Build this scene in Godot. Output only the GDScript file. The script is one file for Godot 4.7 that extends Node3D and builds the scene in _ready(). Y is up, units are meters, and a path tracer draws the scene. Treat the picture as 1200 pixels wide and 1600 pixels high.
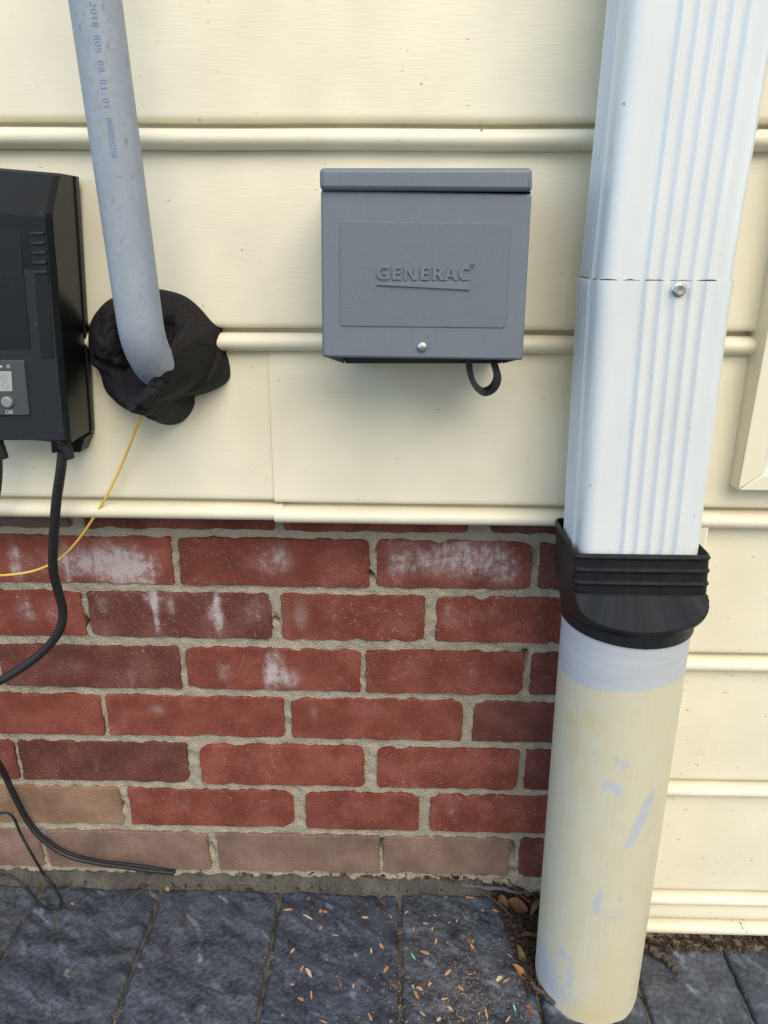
extends Node3D

# ---------- camera model (also used to turn photo pixels into directions) ----------
const FOCAL := 1120.0
const CAM := Vector3(0.0, 0.8062, 0.6598)
const PITCH := 0.3578
const YAW := -0.019
const ROLL := 0.006
const ZB := -0.048          # brick faces
const PATIO := 0.012        # top of the pavers
var ax: Vector3
var ay: Vector3
var af: Vector3
var rng := RandomNumberGenerator.new()
var taken := {}
var M := {}
var slate := FastNoiseLite.new()
var slate2 := FastNoiseLite.new()
var bumps := FastNoiseLite.new()
var mnoise := FastNoiseLite.new()
var mnoise2 := FastNoiseLite.new()

func ray(p: Vector2) -> Vector3:
	return af + ax * ((p.x - 600.0) / FOCAL) - ay * ((p.y - 800.0) / FOCAL)

func pz(x: float, y: float, z: float) -> Vector3:      # the point of that pixel on the upright plane z
	var w := ray(Vector2(x, y))
	return CAM + w * ((z - CAM.z) / w.z)

func pg(x: float, y: float, h: float) -> Vector3:      # the point of that pixel on the level plane y = h
	var w := ray(Vector2(x, y))
	return CAM + w * ((h - CAM.y) / w.y)

# ---------- nodes ----------
func numbered(called: String) -> String:
	var n: int = taken.get(called, 0)
	taken[called] = n + 1
	return called if n == 0 else "%s_%03d" % [called, n]

func tag(o: Node, label: String, category: String, group := "") -> Node:
	o.set_meta("label", label)
	o.set_meta("category", category)
	if group:
		o.set_meta("group", group)
	return o

func thing(called: String, label: String, category: String, at := Vector3.ZERO, group := "") -> Node3D:
	var o := Node3D.new()
	o.name = numbered(called)
	add_child(o)
	o.position = at
	tag(o, label, category, group)
	return o

func part(called: String, mesh: Mesh, m: Material, parent: Node, label := "") -> MeshInstance3D:
	var o := MeshInstance3D.new()
	o.name = called if parent != self else numbered(called)
	o.mesh = mesh
	o.material_override = m
	parent.add_child(o, true)
	if parent != self and parent is Node3D:
		var off := Vector3.ZERO
		var p: Node = parent
		while p != self and p != null:
			off += (p as Node3D).position
			p = p.get_parent()
		o.position = -off            # meshes are written in world metres
	if label:
		o.set_meta("label", label)
	return o

# ---------- materials and textures ----------
func lin(r: float, g: float, b: float) -> Color:
	return Color(r, g, b).linear_to_srgb()

func mat(c: Color, rough := 0.6, metal := 0.0) -> StandardMaterial3D:
	var m := StandardMaterial3D.new()
	m.albedo_color = c
	m.roughness = rough
	m.metallic = metal
	return m

func noise(s: int, freq: float, oct := 3, kind := FastNoiseLite.TYPE_SIMPLEX_SMOOTH, frac := FastNoiseLite.FRACTAL_FBM) -> FastNoiseLite:
	var n := FastNoiseLite.new()
	n.seed = s
	n.frequency = freq
	n.noise_type = kind
	n.fractal_octaves = oct
	n.fractal_type = frac
	return n

func nimg(s: int, w: int, h: int, freq: float, oct := 3, sx := 1.0, sy := 1.0, frac := FastNoiseLite.FRACTAL_FBM) -> Image:
	var n := noise(s, freq, oct, FastNoiseLite.TYPE_SIMPLEX_SMOOTH, frac)
	var im := n.get_seamless_image(maxi(8, int(w / sx)), maxi(8, int(h / sy)))
	im.convert(Image.FORMAT_L8)
	if sx != 1.0 or sy != 1.0:
		im.resize(w, h, Image.INTERPOLATE_CUBIC)
	return im

func dusty(base: Vector3, rough: float, specks: int, pale: float, s: int) -> StandardMaterial3D:
	# a plastic or painted surface with faint weathering and a few specks
	var n := 512
	var a := nimg(s, n, n, 0.012, 4).get_data()
	var v := nimg(s + 1, n, n, 0.10, 3, 1.0, 12.0).get_data()
	var b := PackedByteArray()
	b.resize(n * n * 3)
	for i in n * n:
		put(b, i * 3, base * (0.95 + 0.07 * a[i] / 255.0 + (0.05 if pale > 0.1 else 0.012) * v[i] / 255.0))
	var im := Image.create_from_data(n, n, false, Image.FORMAT_RGB8, b)
	var r := RandomNumberGenerator.new()
	r.seed = s
	for k in specks:
		var c := base.lerp(Vector3(pale, pale, pale), r.randf_range(0.15, 0.8))
		var x := r.randi_range(2, n - 6)
		var y := r.randi_range(2, n - 6)
		for j in r.randi_range(1, 4):
			im.fill_rect(Rect2i(x, y, 1, 1), lin(c.x, c.y, c.z))
			x = clampi(x + r.randi_range(-1, 1), 1, n - 3)
			y = clampi(y + r.randi_range(0, 1), 1, n - 3)
	var m := mat(Color.WHITE, rough)
	m.albedo_texture = tex(im)
	return m

func tex(im: Image) -> ImageTexture:
	return ImageTexture.create_from_image(im)

func relief(m: StandardMaterial3D, im: Image, mm: float) -> void:
	m.heightmap_enabled = true
	m.heightmap_texture = tex(im)
	m.heightmap_scale = mm * 0.1

func put(b: PackedByteArray, i: int, c: Vector3) -> void:     # linear colour into sRGB bytes
	b[i] = s8(c.x)
	b[i + 1] = s8(c.y)
	b[i + 2] = s8(c.z)

var lut := PackedByteArray()
func s8(v: float) -> int:
	return lut[clampi(int(v * 4095.0), 0, 4095)]

# ---------- mesh helpers ----------
func stool() -> SurfaceTool:
	var st := SurfaceTool.new()
	st.begin(Mesh.PRIMITIVE_TRIANGLES)
	return st

func done(st: SurfaceTool) -> ArrayMesh:
	st.generate_normals()
	st.index()
	return st.commit()

func tri(st: SurfaceTool, a: Vector3, b: Vector3, c: Vector3, ua := Vector2.ZERO, ub := Vector2.ZERO, uc := Vector2.ZERO) -> void:
	st.set_uv(ua); st.add_vertex(a)
	st.set_uv(ub); st.add_vertex(b)
	st.set_uv(uc); st.add_vertex(c)

func quad(st: SurfaceTool, a: Vector3, b: Vector3, c: Vector3, d: Vector3, ua := Vector2.ZERO, ub := Vector2.ZERO, uc := Vector2.ZERO, ud := Vector2.ZERO) -> void:
	tri(st, a, b, c, ua, ub, uc)
	tri(st, a, c, d, ua, uc, ud)

# rows of points joined into a skin; each row has the same count
func skin(st: SurfaceTool, rows: Array, closed := false, group := 1, su := 1.0, sv := 1.0, flip := false) -> void:
	st.set_smooth_group(group)
	for i in rows.size() - 1:
		var a: PackedVector3Array = rows[i]
		var b: PackedVector3Array = rows[i + 1]
		var n := a.size()
		for k in (n if closed else n - 1):
			var k2 := (k + 1) % n
			var u0 := Vector2(su * k / n, sv * i)
			var u1 := Vector2(su * (k + 1) / n, sv * i)
			var u2 := Vector2(su * (k + 1) / n, sv * (i + 1))
			var u3 := Vector2(su * k / n, sv * (i + 1))
			if flip:
				quad(st, a[k], b[k], b[k2], a[k2], u0, u3, u2, u1)
			else:
				quad(st, a[k], a[k2], b[k2], b[k], u0, u1, u2, u3)

func catmull(pts: Array, per := 8) -> PackedVector3Array:
	var out := PackedVector3Array()
	for i in pts.size() - 1:
		var p0: Vector3 = pts[maxi(i - 1, 0)]
		var p1: Vector3 = pts[i]
		var p2: Vector3 = pts[i + 1]
		var p3: Vector3 = pts[mini(i + 2, pts.size() - 1)]
		for k in per:
			out.append(p1.cubic_interpolate(p2, p0, p3, float(k) / per))
	out.append(pts[pts.size() - 1])
	return out

# a tube along points; radius may be a float or one per point; flat squeezes one axis
func tube(path: PackedVector3Array, rad, sides := 10, flat := 1.0, caps := true) -> ArrayMesh:
	var st := stool()
	var rows := []
	var up := Vector3(0.31, 0.2, 0.93).normalized()
	var length := 0.0
	for i in path.size():
		var t: Vector3 = (path[mini(i + 1, path.size() - 1)] - path[maxi(i - 1, 0)]).normalized()
		var s := t.cross(up).normalized()
		up = s.cross(t).normalized()
		var r: float = rad[i] if rad is Array or rad is PackedFloat32Array else float(rad)
		var ring := PackedVector3Array()
		for k in sides:
			var a := TAU * k / sides
			ring.append(path[i] + s * (cos(a) * r) + up * (sin(a) * r * flat))
		rows.append(ring)
		if i > 0:
			length += path[i].distance_to(path[i - 1])
	st.set_smooth_group(1)
	var run := 0.0
	for i in rows.size() - 1:
		var ra: PackedVector3Array = rows[i]
		var rb: PackedVector3Array = rows[i + 1]
		var nxt := run + path[i].distance_to(path[i + 1])
		for k in sides:
			var k2 := (k + 1) % sides
			quad(st, ra[k], ra[k2], rb[k2], rb[k], Vector2(float(k) / sides, run), Vector2(float(k + 1) / sides, run), Vector2(float(k + 1) / sides, nxt), Vector2(float(k) / sides, nxt))
		run = nxt
	if caps:
		st.set_smooth_group(-1)
		for e in [0, rows.size() - 1]:
			var ring: PackedVector3Array = rows[e]
			for k in sides:
				tri(st, path[e], ring[k], ring[(k + 1) % sides])
	return done(st)

# a flat slab from an outline (x, y): front at z1 with a rounded edge, back at z0; uv = position * scale + offset
func slab(pts: PackedVector2Array, z0: float, z1: float, bev: float, uvs := Vector2(1, 1), uvo := Vector2.ZERO, tilt := Vector2.ZERO, back := false) -> ArrayMesh:
	var st := stool()
	if Geometry2D.is_polygon_clockwise(pts):
		pts = pts.duplicate()
		pts.reverse()
	var n := pts.size()
	var mid := Vector2.ZERO
	for p in pts:
		mid += p / n
	var nor := PackedVector2Array()
	for k in n:
		var e0 := (pts[k] - pts[(k + n - 1) % n]).normalized()
		var e1 := (pts[(k + 1) % n] - pts[k]).normalized()
		var m := Vector2(-e0.y - e1.y, e0.x + e1.x)
		m = m.normalized() if m.length() > 1e-6 else Vector2(-e1.y, e1.x)
		nor.append(m / maxf(0.5, m.dot(Vector2(-e1.y, e1.x))))
	var rings := []
	var ins := [0.0, 0.0, 0.3, 1.0]
	var deep := [1e9, 1.0, 0.3, 0.0]
	for j in 4:
		var ring := PackedVector3Array()
		for k in n:
			var q: Vector2 = pts[k] + nor[k] * (bev * ins[j])
			var z: float = z0 if j == 0 else z1 - bev * deep[j]
			z += (q - mid).dot(tilt) if j > 0 else 0.0
			ring.append(Vector3(q.x, q.y, z))
		rings.append(ring)
	for j in 3:
		st.set_smooth_group(-1 if j == 0 else 1)
		var a: PackedVector3Array = rings[j]
		var b: PackedVector3Array = rings[j + 1]
		for k in n:
			var k2 := (k + 1) % n
			quad(st, a[k], b[k], b[k2], a[k2], v2(a[k]) * uvs + uvo, v2(b[k]) * uvs + uvo, v2(b[k2]) * uvs + uvo, v2(a[k2]) * uvs + uvo)
	st.set_smooth_group(2)
	var cap: PackedVector3Array = rings[3]
	var flatp := PackedVector2Array()
	for p in cap:
		flatp.append(v2(p))
	var ids := Geometry2D.triangulate_polygon(flatp)
	if ids.is_empty():
		for k in n:
			var k2 := (k + 1) % n
			var mc := Vector3(mid.x, mid.y, z1)
			tri(st, mc, cap[k2], cap[k], v2(mc) * uvs + uvo, v2(cap[k2]) * uvs + uvo, v2(cap[k]) * uvs + uvo)
	for k in range(0, ids.size(), 3):
		var p := [cap[ids[k]], cap[ids[k + 1]], cap[ids[k + 2]]]
		var cw := (flatp[ids[k + 1]] - flatp[ids[k]]).cross(flatp[ids[k + 2]] - flatp[ids[k]]) < 0.0
		var o := [0, 1, 2] if cw else [0, 2, 1]
		tri(st, p[o[0]], p[o[1]], p[o[2]], v2(p[o[0]]) * uvs + uvo, v2(p[o[1]]) * uvs + uvo, v2(p[o[2]]) * uvs + uvo)
	if back:
		st.set_smooth_group(3)
		var bk: PackedVector3Array = rings[0]
		for k in range(1, n - 1):
			tri(st, bk[0], bk[k], bk[k + 1])
	return done(st)

func v2(p: Vector3) -> Vector2:
	return Vector2(p.x, p.y)

func pxs(list: Array, z: float) -> PackedVector2Array:     # pixel outline -> (x, y) on the plane z
	var out := PackedVector2Array()
	for p in list:
		out.append(v2(pz(p[0], p[1], z)))
	return out

func rounded(pts: PackedVector2Array, r: float, seg := 5) -> PackedVector2Array:
	var out := PackedVector2Array()
	var n := pts.size()
	for k in n:
		var p := pts[k]
		var a := p + (pts[(k + n - 1) % n] - p).normalized() * r
		var b := p + (pts[(k + 1) % n] - p).normalized() * r
		for s in seg + 1:
			var t := float(s) / seg
			out.append(a.lerp(p, t).lerp(p.lerp(b, t), t))
	return out

func rect(x0: float, y0: float, x1: float, y1: float) -> PackedVector2Array:
	return PackedVector2Array([Vector2(x0, y0), Vector2(x1, y0), Vector2(x1, y1), Vector2(x0, y1)])

func bent_text(text: String, height: float, depth: float, weight := 700, mono := false, wide := 0.0) -> Array:
	# [vertices, indices] of lettering with its lower left corner at 0, scaled to that height (and width)
	var f := SystemFont.new()
	f.font_names = PackedStringArray(["Droid Sans Mono" if mono else "Droid Sans"])
	f.font_weight = weight
	var t := TextMesh.new()
	t.font = f
	t.font_size = 64
	t.pixel_size = 0.01
	t.curve_step = 4.0
	t.depth = 0.1
	t.text = text
	var arr := t.get_mesh_arrays()
	var v: PackedVector3Array = arr[Mesh.ARRAY_VERTEX]
	var lo := Vector3(1e9, 1e9, 1e9)
	var hi := -lo
	for p in v:
		lo = lo.min(p)
		hi = hi.max(p)
	var sy := height / (hi.y - lo.y)
	var sx := sy if wide <= 0.0 else wide / (hi.x - lo.x)
	var out := PackedVector3Array()
	for p in v:
		out.append(Vector3((p.x - lo.x) * sx, (p.y - lo.y) * sy, (p.z - lo.z) / (hi.z - lo.z) * depth))
	return [out, arr[Mesh.ARRAY_INDEX]]

func text_mesh(d: Array, f: Callable) -> ArrayMesh:
	var st := stool()
	st.set_smooth_group(-1)
	var v: PackedVector3Array = d[0]
	var ids: PackedInt32Array = d[1]
	for k in range(0, ids.size(), 3):
		tri(st, f.call(v[ids[k]]), f.call(v[ids[k + 1]]), f.call(v[ids[k + 2]]))
	return done(st)

func _ready() -> void:
	# ---------- camera, sky, light ----------
	af = Vector3(sin(YAW) * cos(PITCH), -sin(PITCH), -cos(YAW) * cos(PITCH))
	var r0 := Vector3(cos(YAW), 0, sin(YAW))
	var u0 := r0.cross(af)
	ax = r0 * cos(ROLL) + u0 * sin(ROLL)
	ay = -r0 * sin(ROLL) + u0 * cos(ROLL)
	var cam := Camera3D.new()
	cam.name = "camera"
	cam.fov = rad_to_deg(2.0 * atan(800.0 / FOCAL))
	cam.near = 0.02
	cam.far = 300.0
	cam.transform = Transform3D(Basis(ax, ay, -af), CAM)
	add_child(cam)
	var env := Environment.new()
	env.background_mode = Environment.BG_SKY
	var sm := ProceduralSkyMaterial.new()
	sm.sky_top_color = Color(0.56, 0.73, 0.94)
	sm.sky_horizon_color = Color(0.84, 0.90, 0.95)
	sm.sky_curve = 0.25
	sm.ground_bottom_color = Color(0.30, 0.29, 0.26)
	sm.ground_horizon_color = Color(0.45, 0.45, 0.43)
	sm.sun_angle_max = 1.0
	var sky := Sky.new()
	sky.sky_material = sm
	env.sky = sky
	env.background_energy_multiplier = 1.0
	env.tonemap_mode = Environment.TONE_MAPPER_LINEAR
	env.tonemap_exposure = 2.12
	env.sdfgi_enabled = true
	env.ssao_enabled = true
	env.ssil_enabled = true
	var we := WorldEnvironment.new()
	we.name = "world_environment"
	we.environment = env
	add_child(we)
	var sun := DirectionalLight3D.new()
	sun.name = "sun"
	sun.light_energy = 0.42
	sun.light_angular_distance = 45.0
	sun.light_color = Color(1.0, 0.96, 0.90)
	sun.shadow_enabled = true
	add_child(sun)
	sun.look_at_from_position(Vector3(0.7, 2.0, 1.9), Vector3.ZERO)

	# ---------- setup ----------
	rng.seed = 20260806
	lut.resize(4096)
	for i in 4096:
		var v := i / 4095.0
		lut[i] = int(255.0 * clampf((12.92 * v if v < 0.0031308 else 1.055 * pow(v, 1.0 / 2.4) - 0.055), 0.0, 1.0) + 0.5)
	slate = noise(5, 7.0, 4, FastNoiseLite.TYPE_SIMPLEX_SMOOTH, FastNoiseLite.FRACTAL_RIDGED)
	slate.domain_warp_enabled = true
	slate.domain_warp_amplitude = 0.03
	slate.domain_warp_frequency = 9.0
	slate2 = noise(9, 22.0, 3)
	bumps = noise(14, 60.0, 3)
	mnoise = noise(21, 55.0, 3)
	mnoise2 = noise(23, 16.0, 2)
	build_materials()
	print("materials ", Time.get_ticks_msec())
	build_ground()
	build_siding()
	build_window()
	build_bricks()
	print("walls ", Time.get_ticks_msec())
	build_drain()
	build_inlet_box()
	build_conduit()
	build_charger()
	build_cords()
	print("objects ", Time.get_ticks_msec())
	build_litter()
	print("done ", Time.get_ticks_msec())

func build_materials() -> void:
	# vinyl siding: cream, fine embossed grain along the boards, scattered specks of dirt
	for which in 2:
		var w := 1024
		var grain := nimg(31, w, w, 0.30, 2, 18.0, 1.0)
		var tone := nimg(33, w, w, 0.006, 3).get_data()
		var b := PackedByteArray()
		b.resize(w * w * 3)
		var base := Vector3(0.795, 0.750, 0.590)
		for i in w * w:
			put(b, i * 3, base * (0.94 + 0.10 * tone[i] / 255.0))
		var im := Image.create_from_data(w, w, false, Image.FORMAT_RGB8, b)
		for k in (150 if which == 0 else 480):
			var x := rng.randi_range(4, w - 8)
			var y := rng.randi_range(4, w - 8)
			var s := rng.randf_range(0.2, 0.8)
			var c := lin(0.735 * s, 0.62 * s, 0.42 * s * 0.9)
			for j in rng.randi_range(1, 5 if which == 0 else 7):
				im.fill_rect(Rect2i(x, y, rng.randi_range(1, 2), 1), c)
				x = clampi(x + rng.randi_range(-1, 2), 1, w - 4)
				y = clampi(y + rng.randi_range(-1, 1), 1, w - 4)
		var m := mat(Color.WHITE, 0.42)
		m.albedo_texture = tex(im)
		relief(m, grain, 0.10)
		M["siding" if which == 0 else "siding_dirty"] = m
	M.cream = mat(lin(0.795, 0.750, 0.590), 0.4)
	# mortar
	var w2 := 768
	var n1 := nimg(41, w2, w2, 0.20, 3)
	var n1d := n1.get_data()
	var n2 := nimg(43, w2, w2, 0.012, 4).get_data()
	var b2 := PackedByteArray()
	b2.resize(w2 * w2 * 3)
	var b3 := PackedByteArray()
	b3.resize(w2 * w2 * 3)
	for i in w2 * w2:
		var g := n1d[i] / 255.0
		var f := 0.72 + 0.45 * g
		if g < 0.24: f *= 0.6
		if g > 0.85: f *= 1.15
		var t := n2[i] / 255.0
		put(b2, i * 3, Vector3(0.46, 0.398, 0.300).lerp(Vector3(0.36, 0.330, 0.270), t) * f)
		put(b3, i * 3, Vector3(0.125, 0.115, 0.098).lerp(Vector3(0.055, 0.049, 0.042), t) * f)
	M.mortar = mat(Color.WHITE, 0.95)
	M.mortar.albedo_texture = tex(Image.create_from_data(w2, w2, false, Image.FORMAT_RGB8, b2))
	relief(M.mortar, n1, 2.6)
	M.soil = mat(Color.WHITE, 0.97)
	M.soil.albedo_texture = tex(Image.create_from_data(w2, w2, false, Image.FORMAT_RGB8, b3))
	relief(M.soil, n1, 3.0)
	M.joint = M.mortar.duplicate()
	M.joint.albedo_color = Color(0.80, 0.81, 0.84)
	# plain materials
	M.white = dusty(Vector3(0.70, 0.735, 0.745), 0.28, 26, 0.05, 203)
	M.white.clearcoat_enabled = true
	M.white.clearcoat = 0.4
	M.white.clearcoat_roughness = 0.15
	M.grey = dusty(Vector3(0.150, 0.173, 0.207), 0.45, 14, 0.2, 205)
	relief(M.grey, nimg(53, 512, 512, 0.2, 3), 0.06)
	var leather := nimg(51, 512, 512, 0.17, 2)
	M.grey_grain = mat(lin(0.143, 0.165, 0.197), 0.5)
	relief(M.grey_grain, leather, 0.42)
	M.black = mat(lin(0.010, 0.011, 0.012), 0.42)
	M.black.metallic_specular = 0.4
	M.black_gloss = mat(lin(0.010, 0.010, 0.011), 0.16)
	M.black_soft = dusty(Vector3(0.017, 0.020, 0.025), 0.5, 90, 0.5, 201)
	M.black_soft.metallic_specular = 0.4
	M.case = mat(lin(0.008, 0.009, 0.010), 0.26)
	M.case.metallic_specular = 0.4
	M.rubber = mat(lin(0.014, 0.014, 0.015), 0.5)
	M.plastic = mat(lin(0.009, 0.010, 0.012), 0.36)
	M.plastic.metallic_specular = 0.4
	relief(M.plastic, nimg(57, 256, 256, 0.05, 3), 0.15)
	M.sheathing = mat(lin(0.24, 0.17, 0.10), 0.9)
	M.steel = mat(lin(0.62, 0.61, 0.58), 0.28, 1.0)
	M.yellow = mat(lin(0.78, 0.53, 0.10), 0.4)
	M.lcd = mat(lin(0.36, 0.40, 0.39), 0.25)
	M.lcd_off = mat(lin(0.29, 0.33, 0.32), 0.3)
	M.button = mat(lin(0.23, 0.24, 0.26), 0.4)
	M.panel = mat(lin(0.060, 0.066, 0.074), 0.4)
	M.print_white = mat(lin(0.62, 0.66, 0.68), 0.5)
	M.print_blue = mat(lin(0.135, 0.215, 0.44), 0.6)
	M.glass = mat(lin(0.05, 0.06, 0.07), 0.05)
	M.putty = mat(lin(0.011, 0.010, 0.011), 0.75)
	M.putty.metallic_specular = 0.35
	relief(M.putty, nimg(59, 512, 512, 0.05, 5), 1.0)
	M.twig = mat(lin(0.085, 0.068, 0.060), 0.85)
	M.twig_grey = mat(lin(0.12, 0.105, 0.11), 0.75)
	M.root = mat(lin(0.13, 0.058, 0.030), 0.8)
	M.leaf_brown = mat(lin(0.15, 0.07, 0.033), 0.7)
	M.leaf_orange = mat(lin(0.34, 0.15, 0.055), 0.7)
	M.leaf_olive = mat(lin(0.13, 0.115, 0.03), 0.65)
	M.chips = [mat(lin(0.44, 0.24, 0.12), 0.85), mat(lin(0.50, 0.30, 0.19), 0.85), mat(lin(0.20, 0.10, 0.05), 0.9), mat(lin(0.48, 0.38, 0.26), 0.85)]
	M.turquoise = mat(lin(0.20, 0.52, 0.45), 0.6)
	M.lawn = mat(lin(0.055, 0.085, 0.03), 0.95)

# ---------- ground ----------
func paver_at(x: float, z: float) -> int:
	return int(floor((x + 0.460) / 0.1562)) + 31 * int(floor((z - 0.27) / 0.315))

func slate_h(x: float, z: float, id := -999) -> float:
	var k := float(paver_at(x, z) if id == -999 else id)
	var ang := 0.55 + 0.35 * sin(k * 2.3)
	var sx := x + k * 1.7
	var u := sx * cos(ang) + z * sin(ang)
	var v := -sx * sin(ang) + z * cos(ang)
	var r := slate.get_noise_2d(u * 0.75, v * 1.6)
	return 0.0040 * r + 0.0024 * slate2.get_noise_2d(u, v * 1.5) + 0.0004 * bumps.get_noise_2d(x * 4.0, z * 4.0)

func paver_mesh(x0: float, x1: float, z0: float, z1: float, step: float) -> ArrayMesh:
	var id := paver_at((x0 + x1) * 0.5, (z0 + z1) * 0.5)
	var off := Vector2(fposmod(id * 0.377, 1.0), fposmod(id * 0.619, 1.0))
	var nx := maxi(4, int((x1 - x0) / step))
	var nz := maxi(4, int((z1 - z0) / step))
	var rows := []
	for j in range(-1, nz + 2):
		var row := PackedVector3Array()
		for i in range(-1, nx + 2):
			var ci := clampi(i, 0, nx)
			var cj := clampi(j, 0, nz)
			var x := lerpf(x0, x1, float(ci) / nx)
			var z := lerpf(z0, z1, float(cj) / nz)
			var e := minf(minf(x - x0, x1 - x), minf(z - z0, z1 - z))
			var h := PATIO + slate_h(x, z, id) - 0.0028 * pow(clampf(1.0 - e / 0.005, 0.0, 1.0), 2.0)
			if ci == 0 or ci == nx:
				x += 0.0009 * bumps.get_noise_2d(x * 3.0, z * 2.0)
			if ci != i or cj != j:
				h = -0.03
			row.append(Vector3(x, h, z))
		rows.append(row)
	var st := stool()
	st.set_smooth_group(1)
	for j in rows.size() - 1:
		var a: PackedVector3Array = rows[j]
		var b: PackedVector3Array = rows[j + 1]
		for i in a.size() - 1:
			quad(st, a[i], a[i + 1], b[i + 1], b[i], fuv(a[i]) + off, fuv(a[i + 1]) + off, fuv(b[i + 1]) + off, fuv(b[i]) + off)
	return done(st)

func fuv(p: Vector3) -> Vector2:
	return Vector2((p.x + 0.6) / 1.2, (p.z + 0.06) / 0.4)

func strip_h(x: float, z: float) -> float:
	var n := mnoise.get_noise_2d(x, z)
	var left := 0.030 + 0.007 * n - smoothstep(-0.050, -0.040, z) * 0.021
	var right := 0.004 + 0.004 * n
	return lerpf(left, right, smoothstep(0.10, 0.20, x))

func build_ground() -> void:
	var w := 1400
	var h := 470
	var fine := nimg(61, w, h, 0.11, 5)
	var fd := fine.get_data()
	var cloud := noise(63, 20.0, 5)
	var vein := noise(65, 6.0, 3, FastNoiseLite.TYPE_SIMPLEX_SMOOTH, FastNoiseLite.FRACTAL_RIDGED)
	vein.domain_warp_enabled = true
	vein.domain_warp_amplitude = 0.05
	vein.domain_warp_frequency = 8.0
	var b := PackedByteArray()
	b.resize(w * h * 3)
	var dark := Vector3(0.022, 0.027, 0.036)
	var pale := Vector3(0.165, 0.19, 0.232)
	for j in h:
		var z := -0.06 + 0.4 * j / h
		for i in w:
			var x := -0.6 + 1.2 * i / w
			var u := x * 0.82 + z * 0.57
			var v := -x * 0.57 + z * 0.82
			var c := cloud.get_noise_2d(u, v * 1.5)
			var r := vein.get_noise_2d(u * 0.8, v * 2.0)
			var k := j * w + i
			var f := fd[k] / 255.0
			var t := 0.22 + 0.26 * c + 0.36 * (f - 0.45) + 3.4 * maxf(0.0, r - 0.70)
			var col := dark.lerp(pale, clampf(t, 0.0, 1.0))
			if f < 0.10:
				col *= 0.5
			put(b, k * 3, col)
	var m := mat(Color.WHITE, 0.5)
	m.albedo_texture = tex(Image.create_from_data(w, h, false, Image.FORMAT_RGB8, b))
	relief(m, fine, 1.3)
	M.slate = m
	var lawn := stool()
	quad(lawn, Vector3(-60, -0.03, -0.5), Vector3(60, -0.03, -0.5), Vector3(60, -0.03, 90), Vector3(-60, -0.03, 90))
	var lo := part("lawn", done(lawn), M.lawn, self)
	lo.set_meta("kind", "structure")
	var patio := Node3D.new()
	patio.name = "patio"
	patio.set_meta("kind", "structure")
	add_child(patio)
	var bed := stool()
	var bn := 90
	var rows := []
	for j in 46:
		var row := PackedVector3Array()
		for i in 161:
			var x := lerpf(-0.6, 0.6, i / 160.0)
			var z := lerpf(-0.05, 0.3, j / 45.0)
			row.append(Vector3(x, PATIO - 0.0072 + 0.002 * mnoise.get_noise_2d(x * 1.5, z * 1.5), z))
		rows.append(row)
	skin(bed, rows, false, 1, 3.2, 0.021, false)
	quad(bed, Vector3(-1.9, 0.0, -0.06), Vector3(1.9, 0.0, -0.06), Vector3(1.9, 0.0, 2.3), Vector3(-1.9, 0.0, 2.3), Vector2(0, 0), Vector2(9, 0), Vector2(9, 6), Vector2(0, 6))
	part("joint_sand", done(bed), M.joint, patio)
	# pavers: joints read from the photograph
	var xs := [-0.4600, -0.3010, -0.1447, 0.0110, 0.1665, 0.2850, 0.3985]
	var g := 0.0023
	var pitch := 0.1562
	var all := []
	for k in 7:
		all.append(xs[0] - pitch * (7 - k))
	all.append_array(xs)
	for k in 7:
		all.append(0.3985 + pitch * (k + 1))
	var tones := []
	for c in [Color(0.98, 0.98, 1.0), Color(0.90, 0.92, 0.96), Color(1.0, 1.0, 1.0), Color(0.93, 0.93, 0.95)]:
		var v: StandardMaterial3D = m.duplicate()
		v.albedo_color = c
		tones.append(v)
	for k in all.size() - 1:
		var x0: float = all[k] + g
		var x1: float = all[k + 1] - g
		var near: bool = x1 > -0.65 and x0 < 0.6
		var zb := -0.0425
		if x0 > 0.16 and x0 < 0.28: zb = 0.082
		elif x0 > 0.28: zb = 0.027
		part("paver", paver_mesh(x0, x1, zb, 0.27 - g, 0.0030 if near else 0.02), tones[k % 4], patio)
		for j in 6:
			part("paver", paver_mesh(x0, x1, 0.27 + 0.315 * j + g, 0.27 + 0.315 * (j + 1) - g, 0.02), m, patio)
	# crumbled mortar and grit between the pavers and the wall
	var st := stool()
	rows = []
	for j in 40:
		var row := PackedVector3Array()
		for i in 401:
			var x := lerpf(-1.0, 0.9, i / 400.0)
			var z := lerpf(-0.075, 0.125, j / 39.0)
			row.append(Vector3(x, strip_h(x, z), z))
		rows.append(row)
	skin(st, rows, false, 1, 5.0, 0.0145)
	var strip := part("soil_strip", done(st), M.soil, self)
	strip.set_meta("kind", "structure")

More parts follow.
